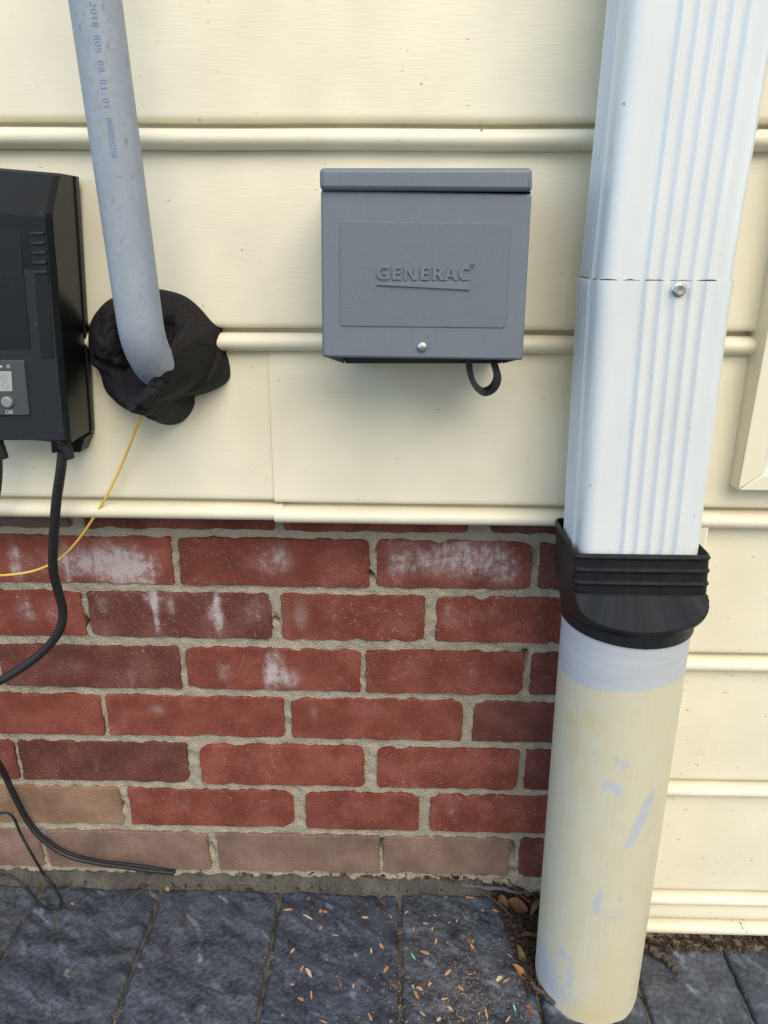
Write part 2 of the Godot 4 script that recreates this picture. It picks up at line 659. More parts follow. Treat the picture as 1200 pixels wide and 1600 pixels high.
# ---------- vinyl siding ----------
func course(x0: float, x1: float, y_top: float, y_groove: float, dz := 0.0, dy := 0.0) -> Array:
	# outline of one board from its top, down its face, over the groove and round the bead
	var pr := [Vector2(y_top - 0.010, -0.0125), Vector2(y_top - 0.0195, -0.0085)]
	for k in 7:
		var t := k / 6.0
		pr.append(Vector2(lerpf(y_top - 0.0215, y_groove + 0.0075, t), lerpf(-0.0076, -0.0006, t) + 0.0010 * sin(PI * t)))
	pr.append_array([Vector2(y_groove + 0.0050, -0.0005), Vector2(y_groove + 0.0030, -0.0011), Vector2(y_groove + 0.0014, -0.0026), Vector2(y_groove + 0.0006, -0.0050), Vector2(y_groove + 0.0003, -0.0085), Vector2(y_groove, -0.0150)])
	pr.append(Vector2(y_groove - 0.0044, -0.0150))
	var c := Vector2(y_groove - 0.0118, -0.0035)
	pr.append(Vector2(y_groove - 0.0036, -0.0090))
	for k in 13:
		var a := deg_to_rad(lerpf(4.0, 176.0, k / 12.0))
		pr.append(c + Vector2(0.0080 * cos(a), 0.0105 * sin(a)))
	pr.append(Vector2(y_groove - 0.0200, -0.0120))
	var nx := maxi(2, int((x1 - x0) / 0.05))
	var rows := []
	for q in pr:
		var row := PackedVector3Array()
		for i in nx + 1:
			var x := lerpf(x0, x1, float(i) / nx)
			var wob := 0.0011 * mnoise2.get_noise_2d(x * 0.35, y_groove * 3.0)
			row.append(Vector3(x, q.x + dy + wob * 0.6, q.y + dz + wob))
		rows.append(row)
	return rows

func course_mesh(rows: Array, us: float, vs: float) -> ArrayMesh:
	var st := stool()
	st.set_smooth_group(1)
	for j in rows.size() - 1:
		var a: PackedVector3Array = rows[j]
		var b: PackedVector3Array = rows[j + 1]
		for i in a.size() - 1:
			quad(st, a[i], a[i + 1], b[i + 1], b[i], suv(a[i], us, vs), suv(a[i + 1], us, vs), suv(b[i + 1], us, vs), suv(b[i], us, vs))
	return done(st)

func suv(p: Vector3, us: float, vs: float) -> Vector2:
	return Vector2((p.x + us) / 0.52, (-p.y - 0.4 * p.z + vs) / 0.52)

func build_siding() -> void:
	var t := thing("siding_wall", "cream vinyl siding with beaded boards above the brick and beside the drain pipe", "wall", Vector3(0, 0, 0))
	for k in range(-9, 6):
		var yg := 0.899 - 0.1651 * k
		var yt := yg + 0.1651
		var us := rng.randf() * 3.0
		var vs := rng.randf() * 3.0
		if k <= 2:
			if k == 2:
				part("siding_board", course_mesh(course(-1.9, -0.112, yt, yg, 0.0, 0.0), us, vs), M.siding, t)
				part("siding_board", course_mesh(course(-0.1197, 1.7, yt, yg, 0.0021, -0.0018), us + 0.3, vs + 0.17), M.siding, t)
			else:
				part("siding_board", course_mesh(course(-1.9, 1.7, yt, yg), us, vs), M.siding, t)
		else:
			part("siding_board", course_mesh(course(0.29, 1.7, yt, yg), us, vs), M.siding if k < 4 else M.siding_dirty, t)
	# last short board and starter bead above the ground
	part("siding_board", course_mesh(course(0.27, 1.7, 0.0735, 0.0265), 0.7, 0.9), M.siding_dirty, t)
	# edge trim where the low boards end against the brick
	part("edge_trim", slab(rect(0.284, -0.01, 0.3035, 0.553), -0.05, 0.007, 0.002), M.cream, t)
	# sheathing behind the boards
	var st := stool()
	for r in [[-1.9, 0.553, 1.7, 2.4], [0.286, -0.03, 1.7, 0.553]]:
		quad(st, Vector3(r[0], r[3], -0.02), Vector3(r[2], r[3], -0.02), Vector3(r[2], r[1], -0.02), Vector3(r[0], r[1], -0.02))
	quad(st, Vector3(-1.9, 0.551, -0.02), Vector3(0.286, 0.551, -0.02), Vector3(0.286, 0.551, -0.3), Vector3(-1.9, 0.551, -0.3))
	quad(st, Vector3(0.286, 0.553, -0.02), Vector3(0.286, 0.553, -0.3), Vector3(0.286, -0.03, -0.3), Vector3(0.286, -0.03, -0.02))
	part("sheathing", done(st), M.sheathing, t)

func build_window() -> void:
	var x0 := 0.317
	var y0 := 0.5935
	var x1 := 1.02
	var y1 := 1.55
	var wd := 0.021
	var hb := 0.0155
	var t := thing("window", "white window in a cream mitred trim beside the downspout", "window", Vector3(x0, y0, 0))
	var z := 0.021
	part("trim", slab(PackedVector2Array([Vector2(x0, y0), Vector2(x0 + wd, y0 + hb), Vector2(x0 + wd, y1 - hb), Vector2(x0, y1)]), -0.012, z, 0.0012), M.cream, t)
	part("trim", slab(PackedVector2Array([Vector2(x1, y0), Vector2(x1 - wd, y0 + hb), Vector2(x1 - wd, y1 - hb), Vector2(x1, y1)]), -0.012, z, 0.0012), M.cream, t)
	part("trim", slab(PackedVector2Array([Vector2(x0 + 0.0006, y0), Vector2(x1 - 0.0006, y0), Vector2(x1 - wd, y0 + hb - 0.0004), Vector2(x0 + wd, y0 + hb - 0.0004)]), -0.012, z, 0.0012), M.cream, t)
	part("trim", slab(PackedVector2Array([Vector2(x0 + 0.0006, y1), Vector2(x1 - 0.0006, y1), Vector2(x1 - wd, y1 - hb), Vector2(x0 + wd, y1 - hb)]), -0.012, z, 0.0012), M.cream, t)
	var s := 0.05
	var a := x0 + wd - 0.001
	var b := x1 - wd + 0.001
	var c := y0 + hb - 0.001
	var d := y1 - hb + 0.001
	part("sash", slab(rect(a, c, a + s, d), -0.012, 0.013, 0.002), M.white, t)
	part("sash", slab(rect(b - s, c, b, d), -0.012, 0.013, 0.002), M.white, t)
	part("sash", slab(rect(a + s, c, b - s, c + s), -0.012, 0.0126, 0.002), M.white, t)
	part("sash", slab(rect(a + s, d - s, b - s, d), -0.012, 0.0126, 0.002), M.white, t)
	part("pane", slab(rect(a + s - 0.002, c + s - 0.002, b - s + 0.002, d - s + 0.002), -0.011, 0.009, 0.001), M.glass, t)

# ---------- brick ----------
func build_bricks() -> void:
	# rows: [y top, y bottom, [[x0, x1, kind] ...]] read from the photograph; kind 0 red, 1 dark red, 2 pale dusty, 3 tan
	var R := [
		[768, 829, [[-190, 105, 2], [128, 426, 0], [439, 733, 0], [764, 1010, 1]]],
		[842, 916, [[-30, 268, 0], [280, 577, 0], [589, 831, 0], [843, 1080, 1]]],
		[929, 999, [[-160, 131, 0], [139, 424, 1], [440, 664, 0], [682, 950, 0]]],
		[1014, 1079, [[1, 281, 1], [291, 563, 0], [572, 818, 0], [830, 1090, 1]]],
		[1091, 1153, [[-115, 160, 0], [168, 444, 0], [455, 723, 0], [740, 1000, 1]]],
		[1165, 1226, [[-235, 27, 0], [33, 294, 1], [314, 569, 0], [590, 810, 0], [821, 1080, 1]]],
		[1237, 1293, [[-75, 190, 3], [203, 459, 0], [478, 655, 0], [672, 930, 0]]],
		[1304, 1361, [[-190, 66, 2], [75, 327, 2], [341, 593, 2], [599, 796, 2], [812, 1070, 1]]],
	]
	# pale bloom of salts on the faces: [x, y, rx, ry, strength]
	var bloom := [[180, 880, 55, 30, 1.0], [205, 895, 30, 22, 0.7], [24, 880, 9, 34, 0.75], [103, 885, 6, 32, 0.7], [130, 880, 30, 20, 0.45], [60, 880, 40, 28, 0.3],
		[420, 880, 40, 26, 0.35], [440, 865, 16, 20, 0.35], [680, 875, 60, 30, 0.55], [745, 870, 45, 30, 0.6], [790, 890, 25, 30, 0.45], [620, 880, 20, 30, 0.35],
		[40, 955, 16, 22, 0.55], [85, 960, 20, 20, 0.35], [242, 950, 5, 40, 1.0], [236, 938, 14, 14, 0.6], [265, 945, 10, 22, 0.45], [340, 955, 6, 36, 1.0], [335, 960, 14, 18, 0.5], [160, 945, 18, 18, 0.35], [395, 955, 20, 24, 0.3],
		[470, 960, 14, 32, 0.45], [520, 960, 12, 30, 0.2], [700, 960, 18, 24, 0.25], [770, 960, 60, 16, 0.22],
		[430, 1045, 14, 30, 0.85], [452, 1060, 22, 18, 0.6], [418, 1055, 8, 26, 0.7], [350, 1050, 16, 18, 0.45], [205, 1055, 10, 20, 0.35], [120, 1040, 30, 14, 0.2], [640, 1045, 40, 26, 0.2], [740, 1050, 16, 26, 0.25],
		[245, 1108, 20, 14, 0.4], [195, 1120, 12, 22, 0.25], [490, 1115, 10, 26, 0.3], [570, 1110, 60, 20, 0.15], [150, 1195, 8, 24, 0.25], [380, 1190, 30, 16, 0.22], [700, 1190, 50, 16, 0.15], [290, 1255, 14, 20, 0.25], [705, 1265, 16, 22, 0.3], [170, 1110, 8, 20, 0.2]]
	var bricks := []
	var rr := RandomNumberGenerator.new()
	rr.seed = 77
	var tones := [Vector3(0.180, 0.040, 0.023), Vector3(0.125, 0.033, 0.023), Vector3(0.190, 0.118, 0.092), Vector3(0.235, 0.140, 0.088)]
	for r in R.size():
		var row: Array = R[r]
		var yt := pz(420, row[0], ZB).y
		var yb := pz(420, row[1], ZB).y
		var ym: float = (row[0] + row[1]) * 0.5
		var first := 1e9
		var last := -1e9
		for e in row[2]:
			var x0 := pz(e[0], ym, ZB).x
			var x1 := pz(e[1], ym, ZB).x
			first = minf(first, x0)
			last = maxf(last, x1)
			bricks.append({"x0": x0, "x1": x1, "y0": yb, "y1": yt, "tone": tones[e[2]] * rr.randf_range(0.86, 1.14), "kind": e[2]})
		while first > -1.85:
			bricks.append({"x0": first - 0.213, "x1": first - 0.010, "y0": yb, "y1": yt, "tone": tones[2 if r == 7 else rr.randi_range(0, 1)], "kind": 2 if r == 7 else 0})
			first -= 0.213
		while last < 0.27:
			bricks.append({"x0": last + 0.01, "x1": minf(last + 0.213, 0.3), "y0": yb, "y1": yt, "tone": tones[0], "kind": 0})
			last += 0.213
	# one more course under the ground line
	# texture over the part of the wall in view: X -0.60..0.30, Y 0.03..0.57
	var X0 := -0.60
	var Y1 := 0.60
	var S := 1400.0      # pixels per metre
	var w := int(0.90 * S)
	var h := int(0.58 * S)
	var n1 := nimg(71, w, h, 0.012, 4).get_data()
	var n2i := nimg(73, w, h, 0.20, 3)
	var n2 := n2i.get_data()
	var n3 := nimg(75, w, h, 0.055, 3, 1.0, 1.0, FastNoiseLite.FRACTAL_RIDGED).get_data()
	var n4 := nimg(77, w, h, 0.09, 3, 1.0, 7.0).get_data()
	var n5 := nimg(79, w, h, 0.05, 3).get_data()
	var b := PackedByteArray()
	b.resize(w * h * 3)
	for i in w * h:
		b[i * 3] = 95
		b[i * 3 + 1] = 45
		b[i * 3 + 2] = 38
	var salt := PackedFloat32Array()
	salt.resize(w * h)
	for e in bloom:
		var c := pz(e[0], e[1], ZB)
		var cx := (c.x - X0) * S
		var cy := (Y1 - c.y) * S
		var rx: float = e[2] * 0.70 / 1000.0 * S
		var ry: float = e[3] * 0.78 / 1000.0 * S
		for j in range(maxi(0, int(cy - ry * 2.0)), mini(h, int(cy + ry * 2.0))):
			for i in range(maxi(0, int(cx - rx * 2.2)), mini(w, int(cx + rx * 2.2))):
				var q := pow((i - cx) / rx, 2.0) + pow((j - cy) / ry, 2.0)
				salt[j * w + i] += e[4] * exp(-q)
	var white := Vector3(0.48, 0.43, 0.44)
	for k in bricks:
		var tone: Vector3 = k.tone
		var dusty: bool = k.kind >= 2
		var hs := rr.randf_range(0.5, 1.0)
		for j in range(maxi(0, int((Y1 - k.y1 - 0.005) * S)), mini(h, int((Y1 - k.y0 + 0.005) * S))):
			for i in range(maxi(0, int((k.x0 - 0.005 - X0) * S)), mini(w, int((k.x1 + 0.005 - X0) * S))):
				var o := j * w + i
				var a := n1[o] / 255.0
				var f := n2[o] / 255.0
				var c := tone * ((0.66 + 0.62 * a) * (0.90 + 0.20 * f) * (0.94 + 0.12 * n4[o] / 255.0))
				c.y += tone.x * 0.06 * (n5[o] / 255.0 - 0.5)
				var raw := salt[o] * (0.45 + 0.75 * n4[o] / 255.0) + (0.55 * (n5[o] / 255.0 - 0.5) + 0.5 * (f - 0.5)) * minf(1.0, salt[o] * 2.5)
				var veil := 0.62 * smoothstep(0.18, 1.05, raw) + 0.26 * smoothstep(0.05, 0.6, salt[o]) * (0.3 + 0.9 * n5[o] / 255.0)
				var scr := n3[o] / 255.0
				veil += hs * 0.07 * smoothstep(0.35, 0.85, a) * (0.3 + f)
				if scr > 0.82:
					veil += (scr - 0.82) * 5.0 * (0.25 + hs * 0.6 + salt[o]) * smoothstep(0.5, 0.66, n5[o] / 255.0)
				if f > 0.78:
					veil += (f - 0.78) * 4.0 * hs
				c = c.lerp(white if not dusty else Vector3(0.30, 0.26, 0.22), clampf(veil, 0.0, 0.85))
				if f < 0.13:
					c *= 0.7
				put(b, o * 3, c)
	var m := mat(Color.WHITE, 0.82)
	m.albedo_texture = tex(Image.create_from_data(w, h, false, Image.FORMAT_RGB8, b))
	relief(m, n2i, 0.85)
	var uvs := Vector2(1.0 / 0.90, -1.0 / 0.58)
	var uvo := Vector2(-X0 / 0.90, Y1 / 0.58)
	var t := thing("brick_wall", "red brick foundation wall with sandy mortar under the cream siding", "wall", Vector3.ZERO)
	var edge := noise(81, 90.0, 3)
	for k in bricks:
		var pts := PackedVector2Array()
		var seed_off: float = rr.randf() * 50.0
		var base := rounded(rect(k.x0, k.y0, k.x1, k.y1), rr.randf_range(0.0025, 0.006), 3)
		var n := base.size()
		var full: bool = k.x1 > -0.62
		var notches := []
		for i in rr.randi_range(2, 5):
			notches.append([base[rr.randi_range(0, n - 1)] if rr.randf() < 0.5 else Vector2(rr.randf_range(k.x0, k.x1), k.y0 if rr.randf() < 0.4 else k.y1), rr.randf_range(0.003, 0.008), rr.randf_range(0.001, 0.0042)])
		var ctr := Vector2((k.x0 + k.x1) * 0.5, (k.y0 + k.y1) * 0.5)
		for i in n:
			var p := base[i]
			var q := base[(i + 1) % n]
			var steps := maxi(1, int(p.distance_to(q) / (0.005 if full else 0.08)))
			for s in steps:
				var c := p.lerp(q, float(s) / steps)
				var d := edge.get_noise_2d(c.x + seed_off, c.y)
				var dd := edge.get_noise_2d(c.x * 0.4, c.y * 0.4 + seed_off)
				var moved := c + Vector2(d, dd) * 0.0022
				for e in notches:
					var nd: float = c.distance_to(e[0]) / e[1]
					moved += (Vector2(ctr.x + (c.x - ctr.x) * 0.9, ctr.y) - c).normalized() * (e[2] * exp(-nd * nd))
				pts.append(moved)
		part("brick", slab(pts, ZB - 0.03, ZB + rr.randf_range(-0.0008, 0.0012), 0.0010, uvs, uvo, Vector2(rr.randf_range(-0.004, 0.004), rr.randf_range(-0.010, 0.010))), m, t)
	# mortar between the bricks: uneven, struck a little back, with a few open holes
	var holes := [[579, 902, 5, 7], [429, 972, 5, 5], [822, 1030, 4, 12], [597, 1325, 4, 14], [801, 1335, 6, 18], [135, 975, 3, 8], [331, 1330, 3, 13], [193, 1262, 2, 12], [205, 826, 14, 2.5], [800, 1365, 8, 6]]
	var hw := []
	for e in holes:
		var c := pz(e[0], e[1], ZB)
		hw.append([c.x, c.y, e[2] * 0.00070, e[3] * 0.00075])
	var rows := []
	for j in 191:
		var row := PackedVector3Array()
		var y := lerpf(0.585, 0.0, j / 190.0)
		for i in 281:
			var x := lerpf(-0.62, 0.29, i / 280.0)
			var d := 0.0032 - 0.0034 * mnoise.get_noise_2d(x, y) + 0.0016 * mnoise2.get_noise_2d(x * 2.0, y * 2.0) + 0.0011 * mnoise.get_noise_2d(x * 4.0 + 3.0, y * 4.0)
			for e in hw:
				var q := pow((x - e[0]) / e[2], 2.0) + pow((y - e[1]) / e[3], 2.0)
				if q < 6.0:
					d += 0.022 * exp(-q * q)
			row.append(Vector3(x, y, ZB - maxf(d, 0.0021)))
		rows.append(row)
	var st := stool()
	st.set_smooth_group(1)
	for j in rows.size() - 1:
		var a: PackedVector3Array = rows[j]
		var c: PackedVector3Array = rows[j + 1]
		for i in a.size() - 1:
			quad(st, a[i], a[i + 1], c[i + 1], c[i], v2(a[i]) * 3.0, v2(a[i + 1]) * 3.0, v2(c[i + 1]) * 3.0, v2(c[i]) * 3.0)
	quad(st, Vector3(-1.9, 0.585, ZB - 0.004), Vector3(-0.62, 0.585, ZB - 0.004), Vector3(-0.62, -0.03, ZB - 0.004), Vector3(-1.9, -0.03, ZB - 0.004), Vector2(-5.7, 1.7), Vector2(-1.86, 1.7), Vector2(-1.86, 0), Vector2(-5.7, 0))
	part("mortar", done(st), M.mortar, t)

# ---------- downspout, adapter, drain pipe ----------
func spout_section(hw: float, hd: float, amp: float) -> PackedVector2Array:
	# (x, z) round the section, counter-clockwise from the middle of the back
	var out := PackedVector2Array()
	var r := 0.011
	var side := func(len_half: float, first: float, count: int, pitch: float, k: float) -> float:
		var v := 0.0
		for i in count:
			v += exp(-pow((k - (first + pitch * i)) / (pitch * 0.24), 2.0))
		return v * amp
	# back
	for i in 9:
		out.append(Vector2(lerpf(hw - r, -hw + r, i / 8.0) * 1.0, -hd))
	for i in range(1, 6):
		var a := PI * 0.5 * i / 6.0
		out.append(Vector2(-hw + r - r * sin(a), -hd + r - r * cos(a)))
	for i in 41:      # left side
		var k := lerpf(-hd + r, hd - r, i / 40.0)
		out.append(Vector2(-hw - side.call(hd, -0.018, 4, 0.011, k), k))
	for i in range(1, 8):
		var a := PI * 0.5 * i / 8.0
		out.append(Vector2(-hw + r - r * cos(a), hd - r + r * sin(a)))
	for i in 91:      # front
		var k := lerpf(-hw + r, hw - r, i / 90.0)
		out.append(Vector2(k, hd + side.call(hw, -0.0155, 5, 0.01085, k)))
	for i in range(1, 8):
		var a := PI * 0.5 * i / 8.0
		out.append(Vector2(hw - r + r * sin(a), hd - r + r * cos(a)))
	for i in 41:      # right side
		var k := lerpf(hd - r, -hd + r, i / 40.0)
		out.append(Vector2(hw + side.call(hd, -0.018, 4, 0.011, k), k))
	for i in range(1, 6):
		var a := PI * 0.5 * i / 6.0
		out.append(Vector2(hw - r + r * cos(a), -hd + r - r * sin(a)))
	return out

func loft(list: Array) -> ArrayMesh:      # [[y, cx, cz, section] ...]
	var st := stool()
	var rows := []
	for e in list:
		var row := PackedVector3Array()
		for q in e[3]:
			row.append(Vector3(e[1] + q.x, e[0], e[2] + q.y))
		rows.append(row)
	st.set_smooth_group(1)
	for i in rows.size() - 1:
		var ra: PackedVector3Array = rows[i]
		var rb: PackedVector3Array = rows[i + 1]
		var n := ra.size()
		for k in n:
			var k2 := (k + 1) % n
			quad(st, ra[k], ra[k2], rb[k2], rb[k], Vector2(float(k) / n, ra[k].y * 2.0), Vector2(float(k + 1) / n, ra[k2].y * 2.0), Vector2(float(k + 1) / n, rb[k2].y * 2.0), Vector2(float(k) / n, rb[k].y * 2.0))
	return done(st)

const PIPE_A := Vector3(0.2270, -0.05, 0.0640)
const PIPE_B := Vector3(0.2129, 0.4920, 0.0670)
const PIPE_R := 0.0572

func pipe_uv(x: float, y: float) -> Vector2:
	var axis := (PIPE_B - PIPE_A).normalized()
	var w := ray(Vector2(x, y)).normalized()
	var o := CAM - PIPE_A
	var wp := w - axis * w.dot(axis)
	var op := o - axis * o.dot(axis)
	var a := wp.dot(wp)
	var b := 2.0 * wp.dot(op)
	var c := op.dot(op) - PIPE_R * PIPE_R
	var disc := b * b - 4.0 * a * c
	var t := (-b - sqrt(maxf(disc, 0.0))) / (2.0 * a)
	var p := o + w * t
	return Vector2(atan2(p.x - axis.x * p.dot(axis), p.z - axis.z * p.dot(axis)) / TAU + 0.5, p.dot(axis) / PIPE_A.distance_to(PIPE_B))

func build_drain() -> void:
	# downspout
	var t := thing("downspout", "tall white corrugated metal downspout on the siding", "downspout", Vector3(0.2, 0.55, 0.067))
	var zc := 0.0675
	var up := spout_section(0.0492, 0.0365, 0.0028)
	var low := spout_section(0.0506, 0.0378, 0.0028)
	var flare := spout_section(0.0512, 0.0384, 0.0027)
	part("upper_section", loft([[2.4, 0.2005, zc, up], [0.79, 0.1972, zc, up], [0.74, 0.1980, zc, up]]), M.white, t)
	var lsec := part("lower_section", loft([[0.7822, 0.1966, zc, flare], [0.7795, 0.1967, zc, flare], [0.766, 0.1973, zc, low], [0.535, 0.2068, zc - 0.001, low]]), M.white, t)
	var gst := stool()
	gst.set_smooth_group(-1)
	var gn := noise(87, 70.0, 2)
	for i in range(20, flare.size() - 20):
		var q0 := flare[i]
		var q1 := flare[i + 1]
		var v0 := 0.0006 + 0.0012 * gn.get_noise_1d(q0.x + q0.y)
		var v1 := 0.0006 + 0.0012 * gn.get_noise_1d(q1.x + q1.y)
		if v0 < 0.0003 or v1 < 0.0003:
			continue
		var k0 := Vector3(0.1966 + q0.x * 0.997, 0.7821, zc + q0.y * 0.997)
		var k1 := Vector3(0.1966 + q1.x * 0.997, 0.7821, zc + q1.y * 0.997)
		quad(gst, k0 + Vector3(0, v0, 0), k1 + Vector3(0, v1, 0), k1, k0)
	part("joint_grime", done(gst), M.twig, lsec).set_meta("kind", "stuff")
	var sc := pz(1060.5, 453, 0.108)
	screw(sc, 0.0042, t, true)
	# wall strap behind the spout
	# adapter
	var ad := thing("downspout_adapter", "black ribbed plastic adapter joining the white downspout to the drain pipe", "pipe fitting", Vector3(0.212, 0.44, 0.067))
	var rows := []
	var N := 180
	var yr := 0.5650      # rim
	var ys := 0.5275      # shelf starts
	var yb := 0.4850      # bottom of the collar
	var R := 0.0588
	var ny := 110
	for j in ny + 1:
		var y := lerpf(yr, yb, float(j) / ny)
		var row := PackedVector3Array()
		var f := (yr - y) / (yr - yb)
		var cx := lerpf(0.2058, 0.2132, f)
		var cz := lerpf(zc - 0.001, 0.0670, f)
		for k in N:
			var a := TAU * k / N
			var d := Vector2(sin(a), cos(a))
			var hw := 0.0566
			var hd := 0.0425
			var taper := clampf((ys + 0.002 - y) / 0.034, 0.0, 1.0)
			var rect_r := superell(d, lerpf(hw, R, taper), hd if y > ys else R, lerpf(18.0, 2.0, pow(taper, 0.35)))
			if y < yr:
				for rib in [0.0030, 0.0150, 0.0270]:
					rect_r += 0.0014 * exp(-pow((yr - y - rib) / 0.0014, 2.0))
			if j == 0:
				rect_r -= 0.0006
			var r := rect_r
			if y <= ys and absf(d.y) > 0.05:
				r = minf(r, (hd + (ys - y) * 0.62) / absf(d.y))
			if absf(sin(a)) < 0.012 and d.y > 0:
				r += 0.0005
			row.append(Vector3(cx + d.x * r, y, cz + d.y * r))
		rows.append(row)
	var inner := []
	for y in [yr, yr - 0.03]:
		var row := PackedVector3Array()
		for k in N:
			var a := TAU * k / N
			var d := Vector2(sin(a), cos(a))
			var r := superell(d, 0.0552, 0.0412, 18.0)
			row.append(Vector3(0.2058 + d.x * r, y, zc - 0.001 + d.y * r))
		inner.append(row)
	var st := stool()
	skin(st, rows, true, 1)
	part("body", done(st), M.plastic, ad)
	st = stool()
	skin(st, [rows[0], inner[0]], true, -1)
	skin(st, inner, true, 2)
	part("rim", done(st), M.plastic, ad)
	st = stool()
	st.set_smooth_group(-1)
	var last: PackedVector3Array = rows[ny]
	for k in N:
		tri(st, Vector3(0.2132, yb, 0.0670), last[k], last[(k + 1) % N])
	part("bottom_ring", done(st), M.plastic, ad)
	# drain pipe, painted cream over white plastic, the paint scratched and flaking
	var w := 760
	var h := 700
	var n1 := nimg(91, w, h, 0.02, 4).get_data()
	var n2 := nimg(93, w, h, 0.12, 3).get_data()
	var brush := nimg(95, w, h, 0.09, 3, 1.0, 14.0).get_data()
	var ring := nimg(97, w, h, 0.10, 2, 24.0, 1.0).get_data()
	var peel := PackedFloat32Array()
	peel.resize(w * h)
	var yel := PackedFloat32Array()
	yel.resize(w * h)
	var spots := [[1012, 1255, 8, 22, 1.6, 0.35], [1000, 1285, 9, 30, 1.7, 0.45], [985, 1312, 8, 18, 1.5, 0.5], [1010, 1310, 6, 24, 0.8, 0.3], [974, 1197, 10, 11, 1.7, 0.0], [962, 1186, 5, 4, 1.4, 0.0], [957, 1232, 22, 10, 1.1, 0.3], [966, 1240, 8, 8, 1.5, 0.0], [932, 1176, 7, 6, 1.2, 0.0], [946, 1222, 16, 9, 0.9, 0.0], [915, 1094, 9, 5, 1.2, 0.2], [940, 1078, 20, 8, 0.9, 0.0],
		[936, 1398, 7, 20, 1.4, 0.1], [930, 1412, 8, 10, 1.3, 0.0], [968, 1405, 7, 7, 1.2, 0.0], [950, 1350, 5, 12, 0.9, 0.0], [885, 1381, 7, 8, 0.9, 0.0], [905, 1330, 6, 14, 0.8, 0.0], [960, 1430, 22, 10, 0.9, 0.0], [925, 1425, 26, 8, 0.9, 0.0],
		[852, 1510, 26, 42, 1.6, 0.0], [862, 1545, 22, 22, 1.3, 0.0], [891, 1523, 6, 20, 1.4, 0.0], [880, 1490, 16, 12, 1.1, 0.0], [950, 1460, 8, 10, 0.8, 0.0], [955, 1560, 4, 16, 1.0, 0.2], [900, 1565, 12, 14, 0.8, 0.0], [1010, 1090, 20, 10, 0.8, 0.0], [935, 1150, 10, 20, 0.6, 0.0], [995, 1385, 16, 6, 0.8, 0.0], [880, 1150, 14, 4, 0.8, 0.0], [975, 1100, 14, 8, 0.8, 0.0]]
	var stain := [[893, 1127, 12, 14, 0.9, 0.0], [923, 1126, 13, 15, 1.0, 0.0], [895, 1165, 12, 16, 1.0, 0.0], [910, 1214, 11, 15, 0.5, 0.0], [946, 1130, 7, 26, 0.35, 0.0], [946, 1165, 3, 16, 0.5, 0.0], [853, 1405, 5, 9, 0.7, 0.0], [890, 1570, 60, 16, 0.5, 0.0], [950, 1540, 20, 60, 0.4, 0.0], [925, 1590, 40, 12, 0.5, 0.0]]
	for which in 2:
		for e in (spots if which == 0 else stain):
			var c := pipe_uv(e[0], e[1])
			var ex := pipe_uv(e[0] + 2.0, e[1])
			var ey := pipe_uv(e[0], e[1] + 2.0)
			var rx: float = absf(ex.x - c.x) * 0.5 * e[2] * w
			var ry: float = absf(ey.y - c.y) * 0.5 * e[3] * h
			rx = clampf(rx, 2.0, 120.0)
			var cx := c.x * w
			var cy := (1.0 - c.y) * h
			for j in range(maxi(0, int(cy - ry * 2.2)), mini(h, int(cy + ry * 2.2))):
				for i in range(int(cx - rx * 2.4), int(cx + rx * 2.4)):
					var dy := (j - cy) / ry
					var dx: float = (i - cx) / rx + dy * e[5] * ry / rx
					var q := dx * dx + dy * dy
					var o := j * w + posmod(i, w)
					if which == 0:
						peel[o] += e[4] * exp(-q)
					else:
						yel[o] += e[4] * exp(-q)
	var band := pipe_uv(985, 1081).y
	var bandl := pipe_uv(880, 1049).y
	var cu := pipe_uv(985, 1081).x
	var cl := pipe_uv(880, 1049).x
	var b := PackedByteArray()
	b.resize(w * h * 3)
	var bare := Vector3(0.480, 0.505, 0.535)
	var paint := Vector3(0.605, 0.565, 0.405)
	for j in h:
		var v := 1.0 - float(j) / h
		for i in w:
			var o := j * w + i
			var u := float(i) / w
			var a := n1[o] / 255.0
			var f := n2[o] / 255.0
			var br := brush[o] / 255.0
			var c := paint * (0.96 + 0.05 * br + 0.05 * (a - 0.5))
			c = c.lerp(Vector3(0.58, 0.58, 0.47), 0.45 * smoothstep(0.35, 0.8, a) * (0.5 + 0.5 * br))
			c = c.lerp(Vector3(0.60, 0.47, 0.19), clampf(yel[o] * 0.75 * (0.35 + 0.8 * a) * (0.6 + 0.6 * br), 0.0, 0.75))
			var edge := lerpf(bandl, band, clampf((u - cl) / maxf(cu - cl, 0.01), 0.0, 1.3)) + 0.008 * (a - 0.5) + 0.003 * (br - 0.5)
			var bareness := 0.0
			if v > edge:
				bareness = 1.0
			var pv := peel[o] * (0.35 + 0.65 * br + 0.5 * (f - 0.5)) + 0.30 * (a - 0.60) + 1.25 * (f - 0.76) * (0.3 + br)
			if pv > 0.44:
				bareness = 1.0
			elif pv > 0.36:
				bareness = maxf(bareness, 0.4)
			var bc := bare * (0.92 + 0.14 * ring[o] / 255.0 + 0.05 * (f - 0.5))
			if v > edge and v < edge + 0.03:
				bc = bc.lerp(paint, 0.0)
			c = c.lerp(bc, bareness)
			if f < 0.07:
				c *= 0.72
			put(b, o * 3, c)
	# a line of tiny printed marks down the pipe
	var m := mat(Color.WHITE, 0.5)
	m.albedo_texture = tex(Image.create_from_data(w, h, false, Image.FORMAT_RGB8, b))
	relief(m, nimg(95, w, h, 0.09, 3, 1.0, 14.0), 0.10)
	var axis := (PIPE_B - PIPE_A).normalized()
	var sx := Vector3(1, 0, 0)
	sx = (sx - axis * sx.dot(axis)).normalized()
	var sz := sx.cross(axis).normalized()
	st = stool()
	st.set_smooth_group(1)
	var seg := 96
	var rows2 := 24
